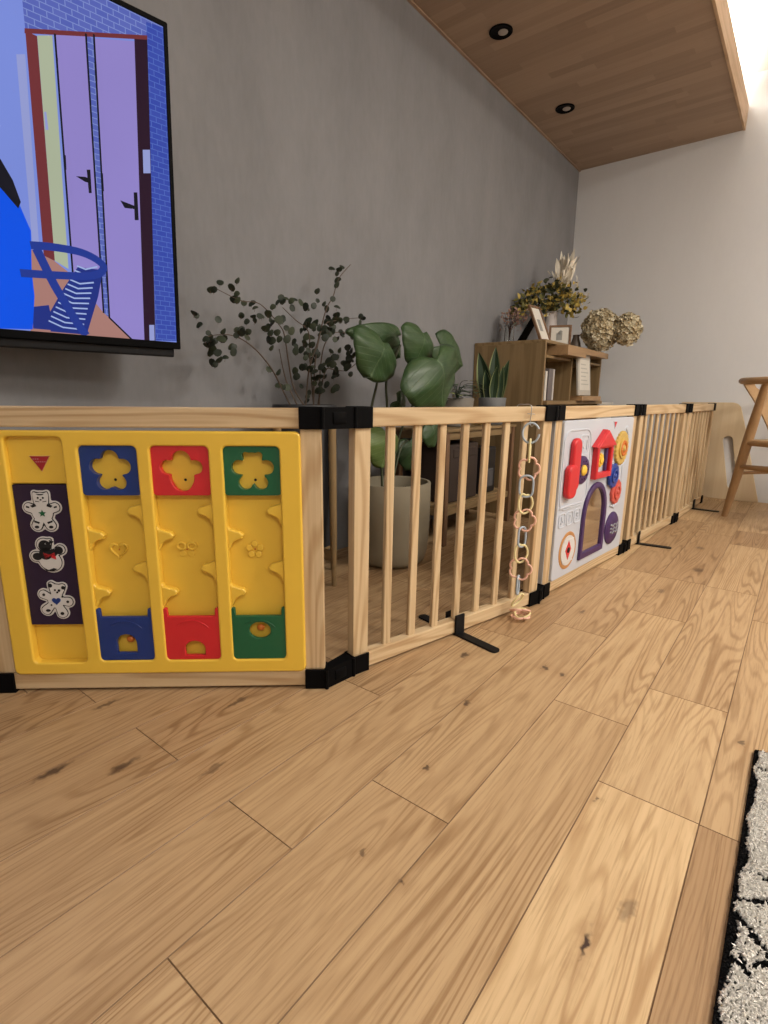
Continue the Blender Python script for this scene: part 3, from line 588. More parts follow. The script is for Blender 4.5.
# --- black joint brackets
def bracket(i, j, top, label):
    """hinged black clamp on the ends of panels i and j (either may be None)"""
    z0, z1 = (.5655, .6100) if top else (.0, .046)
    pts = []
    for k, x in ((i, PL), (j, 0)):
        if k is not None: pts.append(pmat(k) @ Vector((x, .012, 0)))
    mid = sum(pts, Vector())/len(pts)
    root = empty('panel_bracket', label, 'bracket', (mid.x, mid.y, z0), 0, 'black brackets joining the fence panels')
    off = Matrix.Translation((-mid.x, -mid.y, -z0))
    edge = []
    for k, xa, xb in ((i, PL-.043, PL+.004), (j, -.004, .042)):
        if k is None: continue
        T = off @ pmat(k); mb = MB()
        mb.box(xa, -.0055, z0, xb, -.0005, z1, .004, T=T, seg=3); mb.box(xa, .0285, z0, xb, .0335, z1, .004, T=T, seg=3)
        zz = (z1-.004, z1) if top else (z0-.0, z0+.0035)
        mb.box(xa, -.005, zz[0], xb, .033, zz[1], .0015, T=T)
        xe = (xb-.006, xb) if k == i else (xa, xa+.006)
        mb.box(xe[0], -.005, z0, xe[1], .033, z1, .002, T=T)
        mb.build('clamp', black, root)
        xc = PL+.004 if k == i else -.004
        zm = (z0+z1)/2; e0, e1 = pmat(k) @ Vector((xc, -.0052, zm)), pmat(k) @ Vector((xc, .030, zm)); e0.z = e1.z = 0; edge.append((e0, e1))
    if len(edge) == 2:
        (a, b), (c, d) = edge; mb = MB(); V = []
        for z in (z0+.0005, z1-.001): V += [(p.x-mid.x, p.y-mid.y, z-z0) for p in (a, c, d, b)]
        mb.add(V, [(3, 2, 1, 0), (4, 5, 6, 7), (0, 1, 5, 4), (1, 2, 6, 5), (2, 3, 7, 6), (3, 0, 4, 7)])
        mb.build('hinge_block', black, root)
        mb = MB(); f = (a+c)/2; d_ = (c-a)
        nrm = Vector((d_.y, -d_.x, 0)).normalized()
        base = f-mid; w_ = d_.length
        T = Matrix.Translation((base.x, base.y, (z1-z0)/2)) @ Matrix.Rotation(math.atan2(d_.y, d_.x), 4, 'Z')
        mb.box(-w_*.20, -.003, -.012, w_*.20, .004, .012, .002, T=T)
        mb.lathe([(.003, -.030), (.0045, -.028), (.0045, .028), (.003, .030)], 14, 0, Matrix.Translation((a.x-mid.x, a.y-mid.y, (z1-z0)/2)))
        mb.lathe([(.003, -.030), (.0045, -.028), (.0045, .028), (.003, .030)], 14, 0, Matrix.Translation((c.x-mid.x, c.y-mid.y, (z1-z0)/2)))
        for v in range(len(mb.v)):
            x, y, z = mb.v[v]; mb.v[v] = (x, y, max(0.001, min(z1-z0-.001, z)))
        mb.build('hinge_pin', black, root)
    return root
names = ['yellow board and the next slatted panel', 'toy chain and the white board', 'white board and the slats behind it', 'two farthest slatted panels']
for t in (True, False):
    w_ = 'at the top' if t else 'at the floor'
    bracket(None, 0, t, 'black bracket at the left end of the yellow board panel, '+w_)
    for k in range(4): bracket(k, k+1, t, 'black hinge bracket, %s, between the %s' % (w_, names[k]))
    bracket(4, None, t, 'black end bracket of the fence beside the pale slotted board, '+w_)

# --- T shaped steel feet
def foot(i, x, y0, y1, label, skew=0.0):
    T = pmat(i) @ Matrix.Translation((x, 0, 0)) @ Matrix.Rotation(skew, 4, 'Z'); p = T.translation
    root = empty('fence_foot', label, 'fence foot', (p.x, p.y, 0), math.atan2(PANELS[i][3], PANELS[i][2])+skew, 'black steel feet under the fence')
    mb = MB(); plate(mb, rr(-.014, y0, .014, y1, .011, 6), [], -.0025, .0025, .001, 0, Matrix.Translation((0, 0, .0026)) @ Matrix(((1, 0, 0, 0), (0, 0, 1, 0), (0, -1, 0, 0), (0, 0, 0, 1))))
    mb.build('floor_bar', blackmetal, root)
    mb = MB(); mb.box(-.017, -.0075, .003, .017, -.0012, .058, .002); mb.box(-.017, .0288, .003, .017, .0345, .058, .002); mb.box(-.017, -.005, .0032, .017, .033, .0058)
    mb.build('clip', blackmetal, root)
    return root
foot(1, .350, -.137, .150, 'black steel T foot clipped under the slatted panel with the toy chain')
foot(3, .150, -.135, .150, 'black steel T foot clipped under the slatted panel behind the white board', .18)
foot(4, .440, -.135, .150, 'black steel T foot under the farthest slatted panel, pointing at the chair leg')

# --- toy link chain
CH = empty('toy_link_chain', 'chain of pastel blue, yellow and pink plastic toy links hanging from the slatted fence panel', 'toy chain', tuple(pmat(1) @ Vector((.580, -.006, .607))), math.atan2(.973, .230))
lb, ly, lp = plain('pastel_blue_link', (.42, .50, .58), .5), plain('pastel_yellow_link', (.82, .72, .38), .5), plain('pastel_pink_link', (.84, .50, .38), .5)
mb = MB(); mb.tube(smooth_path([(0, .040, -.006), (0, .040, .004), (0, .020, .006), (0, -.004, .004), (0, -.006, -.02), (0, -.004, -.042), (0, -.010, -.052), (0, -.018, -.046)]), .0014, 8)
mb.tube([(-.010, -.002, -.018), (.022, -.002, -.020)], .0013, 8); mb.build('hook', silver, CH)
def linkshape(kind, w_, h, ang, pos, name, m_, lab, tilt=None):
    P = []
    for k in range(60):
        t = 2*PI*k/60
        if kind == 'peanut': r = 1-.33*abs(math.sin(t))**2
        elif kind == 'flower': r = .80+.26*abs(math.cos(2.5*t))**.7
        elif kind == 'heart': r = 1-.22*math.exp(-((t-PI*.5)/.35)**2)+.05*math.cos(3*t)
        else: r = 1
        if kind == 'peanut': x, z = w_*.5*r*math.cos(t+PI/2)*1.1, h*.5*math.sin(t+PI/2)
        else: x, z = w_*.5*r*math.cos(t), h*.5*r*math.sin(t)
        P.append((x, 0, z))
    if kind == 'open': P = P[4:]
    mb = MB(); mb.tube(P, .0030, 8, closed=(kind != 'open'))
    o = mb.build(name, m_, CH, loc=pos, rot=tilt or (0, 0, ang)); o['label'] = lab
seq = [('open', .044, .054, -.9, -.070, lb, 'blue'), ('peanut', .030, .062, .55, -.118, ly, 'yellow'), ('flower', .056, .060, -.75, -.168, lp, 'pink'), ('peanut', .050, .060, -.9, -.217, lb, 'blue'),
       ('heart', .040, .058, -.6, -.265, ly, 'yellow'), ('flower', .058, .060, -.9, -.314, lp, 'pink'), ('peanut', .036, .058, -.2, -.362, lb, 'blue'), ('heart', .038, .056, -.5, -.409, ly, 'yellow'),
       ('flower', .060, .062, -.95, -.457, lp, 'pink'), ('peanut', .030, .056, .4, -.505, lb, 'blue')]
for i, (kd, w_, h, a, z, m_, cn) in enumerate(seq):
    linkshape(kd, w_, h, a, ((.004 if kd == 'flower' else -.002)+.002*math.sin(i*2.1)+.030*z, -.012, z), 'chain_link', m_, 'pastel '+cn+' link')
linkshape('heart', .036, .050, .3, (-.018, -.016, -.548), 'chain_link', ly, 'pastel yellow link', (.5, .3, .2))
linkshape('flower', .054, .056, 0, (-.022, -.030, -.576), 'chain_link', lp, 'pastel pink link lying near the floor', (1.15, .15, -.5))
linkshape('flower', .050, .050, 0, (-.018, -.030, -.594), 'chain_link', lp, 'pastel pink link lying on the floor', (1.50, .08, .9))
linkshape('heart', .040, .044, 0, (-.010, -.028, -.588), 'chain_link', ly, 'pastel yellow link lying on the floor', (1.3, -.2, 1.4))

# ================================================================ TELEVISION
TVO = (-1.265, .773, .7426); TVR = 1.448284; TAU = math.radians(4.0)
TV = empty('television', 'large black wall television showing doors, a blue chair and a person in blue', 'television', TVO, TVR)
def tvp(x, z, y=0.0):                    # point on the tilted glass: x along the screen (0 at its right edge), z up the screen, y depth
    return (x, y*math.cos(TAU)-z*math.sin(TAU), z*math.cos(TAU)+y*math.sin(TAU))
TT = Matrix(((1, 0, 0, 0), (0, math.cos(TAU), -math.sin(TAU), 0), (0, math.sin(TAU), math.cos(TAU), 0), (0, 0, 0, 1)))
TW, TH = 1.19, .684
mb = MB(); mb.box(-TW, .002, 0, 0, .030, TH, .003, T=TT); mb.box(-TW+.15, .030, .06, -.15, .045, TH-.2, .01, T=TT)
tvb = mb.build('casing', black, TV)
mb = MB(); plate(mb, rr(-TW, 0, 0, TH, .003), [[(-TW+.009, .0165), (-.009, .0165), (-.009, TH-.010), (-TW+.009, TH-.010)]], -.002, .004, .001, 0, TT); mb.build('bezel', black, TV)
mb = MB(); mb.box(-TW+.02, .008, -.020, -.012, .040, .002, .004, T=TT); mb.build('lower_bar', blackmetal, TV)
mb = MB(); c_ = tvp(-.60, .36, .045)
mb.box(-.80, c_[1]-.004, .16, -.40, c_[1]+.014, .56, .003); mb.box(-.78, c_[1]+.01, .20, -.42, c_[1]+.03, .52, .003); mb.build('mount_plate', blackmetal, TV)
mb = MB()
mb.box(-.66, .05, .30, -.54, .105, .42, .004); mb.build('mount_arm', blackmetal, TV)
def emat(name, col, st=1.0, kind=None):
    m, nt, b = newmat(name); b.inputs['Base Color'].default_value = (.01, .01, .012, 1); b.inputs['Roughness'].default_value = .10; b.inputs['Specular IOR Level'].default_value = .0
    tc = node(nt, 'ShaderNodeTexCoord').outputs['Object']
    if kind == 'brick':
        bt = node(nt, 'ShaderNodeTexBrick'); lk(nt, vmath(nt, 'MULTIPLY', vmath(nt, 'ADD', tc, (3, 0, 3)), (1, 1, 1)), bt.inputs['Vector'])
        cb = node(nt, 'ShaderNodeCombineXYZ'); sp = node(nt, 'ShaderNodeSeparateXYZ'); lk(nt, tc, sp.inputs[0]); lk(nt, sp.outputs[0], cb.inputs[0]); lk(nt, sp.outputs[2], cb.inputs[1]); lk(nt, cb.outputs[0], bt.inputs['Vector'])
        bt.inputs['Scale'].default_value = 20; bt.inputs['Mortar Size'].default_value = .018; bt.inputs['Brick Width'].default_value = .45; bt.inputs['Row Height'].default_value = .22
        bt.inputs['Color1'].default_value = (*col, 1); bt.inputs['Color2'].default_value = (col[0]*.8, col[1]*.85, col[2]*.95, 1); bt.inputs['Mortar'].default_value = (col[0]*1.9, col[1]*1.9, min(1, col[2]*1.25), 1)
        out = bt.outputs['Color']
    else:
        out = mixc(nt, noise(nt, tc, 4, 1), col, tuple(k*.86 for k in col))
    lk(nt, out, b.inputs['Emission Color']); b.inputs['Emission Strength'].default_value = st
    return m
SC = [emat('screen_pale_blue', (.20, .27, .72)), emat('screen_brick', (.040, .07, .38), 1, 'brick'), emat('screen_white', (.30, .34, .66)), emat('screen_redbrown', (.17, .03, .035)),
      emat('screen_yellow', (.42, .47, .33)), emat('screen_lilac', (.29, .235, .60)), emat('screen_lilac_dark', (.2, .16, .5)), emat('screen_maroon', (.022, .006, .018)), emat('screen_black', (.006, .006, .012)),
      emat('screen_floor', (.40, .20, .17)), emat('screen_blue', (.0, .085, .80)), emat('screen_navy', (.014, .03, .22)), emat('screen_stripe', (.35, .45, .75)), emat('screen_chair', (.015, .04, .28)), emat('screen_brick_light', (.10, .13, .45), 1, 'brick')]

def clip_rect(P, x0, z0, x1, z1):
    for ax, val, sg in ((0, x0, 1), (0, x1, -1), (1, z0, 1), (1, z1, -1)):
        out = []
        for i in range(len(P)):
            a, b = P[i-1], P[i]; ia, ib = (a[ax]-val)*sg >= 0, (b[ax]-val)*sg >= 0
            if ia != ib:
                t = (val-a[ax])/(b[ax]-a[ax]); out.append((a[0]+(b[0]-a[0])*t, a[1]+(b[1]-a[1])*t))
            if ib: out.append(b)
        P = out
        if not P: return []
    return P
SX0, SX1, SZ0, SZ1 = -TW+.009, -.009, .0165, TH-.010
class Pic:
    def __init__(s): s.mb = MB(); s.y = .0006
    def poly(s, P, mi):
        P = clip_rect(list(P), SX0, SZ0, SX1, SZ1)
        if len(P) < 3: return
        A = sum(P[i-1][0]*P[i][1]-P[i][0]*P[i-1][1] for i in range(len(P)))
        if A < 0: P = P[::-1]
        s.y -= .00005
        b = bmesh.new(); f = b.faces.new([b.verts.new((x, s.y, z)) for x, z in P]); bmesh.ops.triangulate(b, faces=[f], ngon_method='EAR_CLIP'); s.mb.bm(b, mi, TT)
    def line(s, P, w_, mi):
        for a, b in zip(P[:-1], P[1:]):
            dx, dz = b[0]-a[0], b[1]-a[1]; L = math.hypot(dx, dz); nx, nz = -dz/L*w_/2, dx/L*w_/2; ex, ez = dx/L*w_*.2, dz/L*w_*.2
            s.poly([(a[0]-ex+nx, a[1]-ez+nz), (a[0]-ex-nx, a[1]-ez-nz), (b[0]+ex-nx, b[1]+ez-nz), (b[0]+ex+nx, b[1]+ez+nz)], mi)
pic = Pic(); K = TVP
pic.poly([(SX0, SZ0), (SX1, SZ0), (SX1, SZ1), (SX0, SZ1)], 0)
pic.poly(K['brick_top'], 14); pic.poly([(K['frame_dark'][1][0], .60*TH/.684), (K['brick'][1][0], K['brick'][1][1])]+K['brick'][2:], 1)
pic.poly(K['brick'], 1)
pic.poly(K['frame_white'], 2); pic.poly(K['door_yellow'], 4); pic.poly(K['frame_red'], 3); pic.poly(K['floor'], 9); pic.poly(K['door_mid'], 5); pic.poly(K['gap'], 14)
pic.poly(K['door_right'], 5); pic.poly(K['frame_dark'], 7); pic.poly(K['lintel'], 3)
for k in ('l1', 'l2', 'l3', 'l4'): pic.line(K[k], .0036, 8)
for k in range(5): pic.poly(K['hinge%d' % k], 8)
for k in range(4): pic.poly(K['handle%d' % k], 8)
for k in range(3): pic.poly(K['switch%d' % k], 2)
pic.poly(K['cushion'], 11); pic.poly(K['seat'], 11)
for k in range(13):
    t = k/12; a = (-.286+.064*t, .040+.118*t); b = (-.222+.040*t, .028+.135*t)
    pic.line([a, ((a[0]*.6+b[0]*.4), (a[1]*.6+b[1]*.4)-.006), b], .0030, 12)
sp_ = lambda k: [tuple(p[:2]) for p in smooth_path([(a, b, 0) for a, b in K[k]], 3)]
pic.poly(K['person'], 10); pic.poly(K['hair'], 8); pic.line(sp_('cleg'), .017, 13); pic.line(sp_('ring'), .015, 13)
pic.mb.build('screen', SC, TV)

# ================================================================ WOODEN SHELF CABINET
CX0, CX1, CY0, CY1, CH_ = WX+.004, -1.068, 2.652, 3.62, .918
CAB = empty('shelf_cabinet', 'brown wooden open shelf cabinet against the grey wall, dried flowers and picture frames on it', 'cabinet', (CX0, CY0, 0))
def cb(x0, y0, z0, x1, y1, z1, nm, m_, parent=None, bev=.0015):
    mb = MB(); mb.box(x0-CX0, y0-CY0, z0, x1-CX0, y1-CY0, z1, bev); return mb.build(nm, m_, parent or CAB)
cb(CX0, CY0, 0, CX1, CY0+.018, CH_-.016, 'side_panel', oakc['z']); cb(CX0, CY1-.018, 0, CX1-.01, CY1, CH_-.016, 'side_panel', oakc['z'])
cb(CX0, CY0, CH_-.016, CX1, CY1, CH_, 'top', oakc['y']); cb(CX0, CY0+.018, .05, CX0+.008, CY1-.018, CH_-.016, 'back', walnut['z'])
cb(CX0+.01, 3.055, .60, CX1-.004, 3.075, CH_-.05, 'divider', oakc['z'])
cb(CX0+.008, CY0+.018, .598, CX1+.02, CY1-.018, .618, 'shelf', oakc['y'])
cb(CX0+.008, CY0+.018, .30, CX1-.004, CY1-.018, .318, 'shelf', oakc['y']); cb(CX0+.008, CY0+.018, .03, CX1-.004, CY1-.018, .05, 'shelf', oakc['y'])
cb(CX0+.05, 2.70, CH_-.086, CX1-.012, 3.60, CH_-.072, 'shelf', oakc['y'])
cb(CX1-.25, 2.80, CH_-.068, CX1+.062, 3.09, CH_-.018, 'tray', chairw['y']); cb(CX1-.25, 3.12, CH_-.045, CX1+.045, 3.56, CH_-.014, 'tray', chairw['y'])
cb(CX1-.03, 3.10, .618, CX1+.055, 3.45, .645, 'ledge', chairw['y'])
mb = MB(); mb.box(0, 0, 0, .13, .020, .150, .002); o = mb.build('book', cream, None, loc=(CX1-.150, 2.735, .618)); tag(o, 'thin cream book standing in the cabinet, nearest the side panel', 'book', 'books in the cabinet')
mb = MB(); mb.box(0, 0, 0, .14, .075, .165, .003, 0); mb.box(.004, -.0008, .01, .120, .001, .155, 0, 1); mb.box(.1385, .055, 0.002, .1412, .0745, .163, 0, 1)
o = mb.build('book', [plain('grey_cover', (.17, .15, .15), .6), plain('pale_pages', (.55, .52, .48), .7)], None, loc=(CX1-.165, 2.790, .618)); tag(o, 'thick grey book with pale edge standing upright in the cabinet', 'book', 'books in the cabinet')
mb = MB(); mb.box(-.003, 0, 0, .008, .215, .232, .002, 0, T=Matrix.Rotation(-.10, 4, 'Y')); mb.box(.0076, .02, .03, .009, .195, .20, 0, 1, T=Matrix.Rotation(-.10, 4, 'Y'))
for k in range(6): mb.box(.0086, .045, .06+.022*k, .0096, .170-.02*(k % 3), .066+.022*k, 0, 2, T=Matrix.Rotation(-.10, 4, 'Y'))
o = mb.build('card_frame', [plain('pale_frame', (.50, .47, .42), .5), cream, plain('pale_print', (.50, .49, .44), .7)], None, loc=(CX1+.034, 3.075, .647)); tag(o, 'white certificate card leaning on the ledge of the cabinet', 'card')
mb = MB(); mb.box(0, 0, 0, .30, .30, .602, .006); mb.box(-.005, -.005, .590, .305, .305, .606, .004); o = mb.build('storage_box', plain('white_box', (.70, .68, .64), .5), None, loc=(-1.38, 3.66, 0)); tag(o, 'low white storage box between the wooden cabinet and the far wall', 'box')

# ================================================================ THINGS ON THE CABINET
TOPZ = CH_
def pframe(name, label, loc, rz, tilt, w_, h, fr, m_fr, stand=True):
    root = empty(name, label, 'picture frame', loc, rz)
    T = Matrix.Rotation(-tilt, 4, 'X')
    mb = MB(); plate(mb, rr(-w_/2, .001, w_/2, h, .003), [rr(-w_/2+fr, fr, w_/2-fr, h-fr, .001)], -.006, .006, .0015, 0, T); mb.build('frame', m_fr, root)
    mb = MB(); mb.box(-w_/2+fr*.9, -.001, fr*.9, w_/2-fr*.9, .002, h-fr*.9, 0, 0, T=T)
    mb.box(-w_*.16, -.0018, h*.30, w_*.10, -.0008, h*.62, 0, 1, T=T); mb.ball((w_*.02, -.0008, h*.66), w_*.09, (1, .05, 1), 1, 1)
    mb.build('picture', [cream, plain('photo_tone', (.30, .30, .28), .6)], root)
    if stand:
        mb = MB(); b0 = T @ Vector((0, .007, h*.72))
        mb.add([(-w_*.3, b0.y, b0.z), (w_*.3, b0.y, b0.z), (w_*.3, b0.y+.004, b0.z), (-w_*.3, b0.y+.004, b0.z), (-w_*.34, b0.y+.085, .0), (w_*.34, b0.y+.085, .0), (w_*.34, b0.y+.089, .0), (-w_*.34, b0.y+.089, .0)],
               [(0, 1, 5, 4), (3, 7, 6, 2), (0, 3, 2, 1), (4, 5, 6, 7), (0, 4, 7, 3), (1, 2, 6, 5)])
        mb.build('easel_back', black, root)
    return root
pframe('picture_frame', 'tall brown picture frame leaning back on its black stand at the cabinet corner', (-1.128, 2.80, TOPZ), math.radians(84), .42, .115, .205, .013, walnut['z'])
pframe('picture_frame', 'small dark brown square picture frame beside the white vase on the cabinet', (-1.160, 3.08, TOPZ), math.radians(22), .10, .122, .118, .012, walnut['x'])
def vase(name, label, loc, prof, m_, parts=()):
    root = empty(name, label, 'vase', loc); mb = MB(); mb.lathe(prof, 28); mb.build('body', m_, root); return root
m_glass, nt_, b_ = newmat('clear_glass'); b_.inputs['Transmission Weight'].default_value = 1; b_.inputs['Roughness'].default_value = .03; b_.inputs['IOR'].default_value = 1.3; b_.inputs['Base Color'].default_value = (.93, .94, .93, 1)
lk(nt_, mapr(nt_, noise(nt_, node(nt_, 'ShaderNodeTexCoord').outputs['Object'], 20), 0, 1, .02, .05), b_.inputs['Roughness'])
vw = vase('flower_vase', 'slim white vase holding yellow foliage and white dried plumes on the cabinet', (-1.275, 3.22, TOPZ), [(.034, 0), (.036, .004), (.036, .21), (.034, .213), (.031, .213), (.031, .012)], plain('white_ceramic', (.62, .57, .55), .4))
vg = vase('glass_vase', 'clear glass vase with thin reddish dried twigs next to the grey wall', (-1.395, 2.92, TOPZ), [(.028, 0), (.030, .004), (.026, .09), (.022, .14), (.026, .16), (.024, .16), (.020, .14), (.023, .09), (.026, .008)], m_glass)
def leafquad(mb, c, d, n, L, W, mi=0, curl=.25):
    """one small folded leaf: stalk end c, direction d, facing n"""
    d = d.normalized(); s = d.cross(n); s = s.normalized() if s.length > 1e-6 else d.orthogonal().normalized(); u = s.cross(d)
    V = []; F = []
    prof = [(0, .05), (.25, .8), (.5, 1), (.78, .68), (1, .04)]
    for (t, w_) in prof:
        for k in (-1, 0, 1): V.append(c+d*(L*t)+s*(W*.5*w_*k)+u*(abs(k)*W*.12*w_-curl*L*t*t))
    for i in range(4):
        for k in range(2): F.append((i*3+k, i*3+k+1, i*3+k+4, i*3+k+3))
    mb.add(V, F, mi, None, True)
def rdir(): 
    v = Vector((random.gauss(0, 1), random.gauss(0, 1), random.gauss(0, 1))); return v.normalized()
# foliage of the white vase (object space of the vase root: origin at its foot)
yl, yg, dg, wd = plain('yellow_foliage', (.62, .46, .11), .6, var=.2), plain('olive_foliage', (.22, .21, .06), .6, var=.2), plain('dark_foliage', (.045, .055, .022), .6, var=.2), plain('bleached_plume', (.80, .74, .62), .7, var=.1)
mb = MB(); rnd = random.Random(3); random.seed(11)
spray = [(-.13, -.14, .22), (-.11, -.12, .26), (-.08, -.09, .30), (-.03, -.06, .34), (.02, -.02, .35), (.07, .02, .33), (.11, .04, .29), (.12, .05, .24), (.0, .02, .27), (-.05, -.03, .27), (.05, .0, .29), (.02, -.05, .25), (.09, -.02, .22), (-.02, -.06, .24)]
st = MB()
for p in spray:
    st.tube(smooth_path([(0, 0, .10), (p[0]*.2, p[1]*.2, .21), (p[0]*.7, p[1]*.7, p[2]*.93), p], 4), .0014, 5, 0)
    for k in range(46):
        c = Vector(p)+Vector((random.gauss(0, .024), random.gauss(0, .024), random.gauss(0, .020))); c = c+(Vector((c.x*.1, 0, 0)))
        leafquad(mb, c, rdir(), rdir(), random.uniform(.024, .040), random.uniform(.016, .024), random.choice([0, 0, 1, 1, 2, 2] if p[0] < .03 else [0, 0, 0, 1, 2]))
mb.build('foliage', [yl, yg, dg], vw); st.build('stems', yg, vw)
mb = MB()
for k in range(22):
    a = rnd.uniform(-.9, .9); b = rnd.uniform(-.6, .6); base = Vector((.03, .03, .30+rnd.uniform(-.01, .05)))
    d = Vector((.35*a+.12, .35*b+.08, 1)); leafquad(mb, base, d, rdir(), rnd.uniform(.15, .235), rnd.uniform(.035, .050), 0, .05)
for k in range(110):
    c = Vector((.045+rnd.gauss(0, .030), .03+rnd.gauss(0, .02), .37+rnd.gauss(0, .035))); leafquad(mb, c, Vector((rnd.gauss(0, .5), rnd.gauss(0, .5), 1)), rdir(), rnd.uniform(.02, .045), rnd.uniform(.005, .012), 0)
mb.tube([(0, 0, .1), (.02, .02, .3), (.035, .03, .42)], .0025, 6); mb.build('plume', wd, vw)
tw, tr = plain('reddish_twig', (.13, .065, .05), .7), plain('pinkish_bud', (.33, .20, .16), .7)
mb = MB()
for k in range(18):
    a = rnd.uniform(-1, 1); b = rnd.uniform(-1, .8); top = Vector((.06*a+.02, .10*b, .16+rnd.uniform(.0, .05)))
    mb.tube(smooth_path([(0, 0, .01), (top.x*.15, top.y*.15, .10), tuple(top*.75), tuple(top)], 4), .0012, 5, 0)
    for j in range(6): leafquad(mb, top-Vector((0, 0, .012*j))+rdir()*.012, rdir(), rdir(), .020, .010, 1)
mb.build('twigs', [tw, tr], vg)
# dried hydrangea heads leaning out over the cabinet end
HY = empty('dried_hydrangea', 'two big beige dried hydrangea heads leaning out past the far end of the cabinet', 'dried flowers', (-1.20, 3.46, TOPZ))
mb = MB(); mb.lathe([(.030, 0), (.034, .01), (.030, .05), (.018, .085), (.020, .10), (.017, .10), (.015, .085), (.026, .05)], 24); mb.build('small_vase', plain('brown_ceramic', (.12, .09, .07), .4), HY)
mb = MB()
heads = [((.135, .03, .124), .098, 1.0), ((.292, .03, .118), .072, .95)]
for (c, r, _) in heads: mb.tube(smooth_path([(0, 0, .03), (.02, .01, .10), (c[0]*.6, c[1]*.6, c[2]*.95), c], 5), .003, 7)
mb.build('stalks', tw, HY)
hb, hb2, hb3 = plain('beige_petal', (.70, .60, .40), .75, var=.15), plain('tan_petal', (.52, .41, .24), .75, var=.15), plain('pale_petal', (.80, .73, .54), .75, var=.1)
for (c, r, _) in heads:
    mb = MB(); mb.ball(c, r*.80, (1, 1, 1.12), 1, 2)
    nF = int(640*(r/.09)**2)
    for k in range(nF):
        z = 1-2*(k+.5)/nF; rr_ = math.sqrt(1-z*z); t = k*2.39996
        n = Vector((rr_*math.cos(t), rr_*math.sin(t), z)); R = r*(1+random.uniform(-.10, .09))*(1+.06*math.sin(5*t+9*z))
        c0 = Vector(c)+Vector((n.x*R, n.y*R, n.z*R*1.15)); a = n.orthogonal().normalized(); b_2 = n.cross(a); ph = random.uniform(0, 6)
        mi = random.choice([0, 0, 0, 2, 2, 1])
        for j in range(3):
            d = a*math.cos(ph+j*2.1)+b_2*math.sin(ph+j*2.1)+n*random.uniform(.1, .7)
            leafquad(mb, c0-n*.004, d, n+rdir()*.5, random.uniform(.013, .018), random.uniform(.016, .022), mi, -.3)
    mb.build('flower_head', [hb, hb2, hb3], HY)

# ================================================================ LOW BENCH WITH POTS
BN = empty('plant_bench', 'low brown wooden bench with slatted lower shelf behind the toy chain panel', 'bench', (-1.15, 1.88, 0))
Lb, Db, Hb = .655, .27, .500
def bb(x0, y0, z0, x1, y1, z1, nm, m_, bev=.002): MB().box(x0, y0, z0, x1, y1, z1, bev).build(nm, m_, BN)
for x in (-Db, -.028):
    for y in (0, Lb-.028): bb(x, y, 0, x+.028, y+.028, Hb-.012, 'leg', walnut['z'])
for x in (-Db+.005, -.024): bb(x, .028, Hb-.045, x+.018, Lb-.028, Hb-.012, 'top_rail', oakc['y']); bb(x, .028, .130, x+.018, Lb-.028, .160, 'lower_rail', oakc['y'])
for y in (.004, Lb-.022): bb(-Db+.028, y, Hb-.045, -.028, y+.018, Hb-.012, 'end_rail', oakc['x']); bb(-Db+.028, y, .130, -.028, y+.018, .160, 'end_rail', oakc['x'])
bb(-Db-.005, -.005, Hb-.012, .005, Lb+.005, Hb, 'top_board', oakc['y'])
for k in range(7): bb(-Db+.026+k*.033, .006, .158, -Db+.050+k*.033, Lb-.006, .170, 'shelf_slat', oakc['y'])
mb = MB(); mb.box(0, 0, 0, .17, .15, .225, .008); mb.box(.165, .03, .03, .174, .12, .12, .004, 1); o = mb.build('black_storage_tin', [plain('dark_tin', (.018, .017, .018), .4), plain('grey_label', (.10, .10, .11), .5)], None, loc=(-1.36, 2.27, .170)); tag(o, 'black box with grey label on the lower shelf of the bench', 'box')
mb = MB(); mb.box(0, 0, 0, .19, .26, .26, .01); mb.box(.185, .03, .2, .194, .23, .24, .004); o = mb.build('fabric_bin', plain('dark_brown_cloth', (.045, .028, .02), .85), None, loc=(-1.375, 1.965, .170)); tag(o, 'dark brown cloth bin on the lower shelf of the bench', 'bin')
# brass wire bowl
mb = MB()
for k in range(12):
    t = PI*k/12; mb.tube([(.045*math.cos(t)*math.cos(a), .045*math.sin(t)*math.cos(a), .040+.042*math.sin(a)*.9) for a in [(-PI)+PI*j/12 for j in range(13)]], .0012, 5)
mb.tube([(.045*math.cos(a), .045*math.sin(a), .040) for a in [2*PI*j/24 for j in range(24)]], .002, 6, closed=True)
o = mb.build('wire_bowl', plain('brass', (.55, .40, .16), .35, metal=.9), None, loc=(-1.215, 2.255, Hb+.0015)); tag(o, 'small brass wire bowl at the front edge of the bench top', 'bowl')
stone, stone2, soil = plain('grey_marbled_pot', (.22, .225, .23), .6, var=.35), plain('taupe_stone_pot', (.22, .20, .17), .7, var=.15), plain('soil', (.035, .022, .014), .95, var=.3)
gl1 = plain('deep_green_leaf', (.022, .055, .020), .5, .4, var=.3); gl2 = plain('pale_leaf_edge', (.26, .30, .13), .5, .4, var=.1); gl3 = plain('grey_green_leaf', (.06, .11, .045), .5, .4, var=.25)
SN = empty('snake_plant', 'snake plant with pale edged leaves in a grey marbled pot, close to the wooden cabinet', 'potted plant', (-1.235, 2.435, Hb))
mb = MB(); mb.lathe([(.054, 0), (.058, .004), (.068, .128), (.066, .131), (.061, .131), (.059, .110)], 30); mb.build('pot', stone, SN)
mb = MB(); mb.lathe([(.059, .105), (.0595, .116), (.02, .119)], 20); mb.build('soil', soil, SN)
mb = MB()
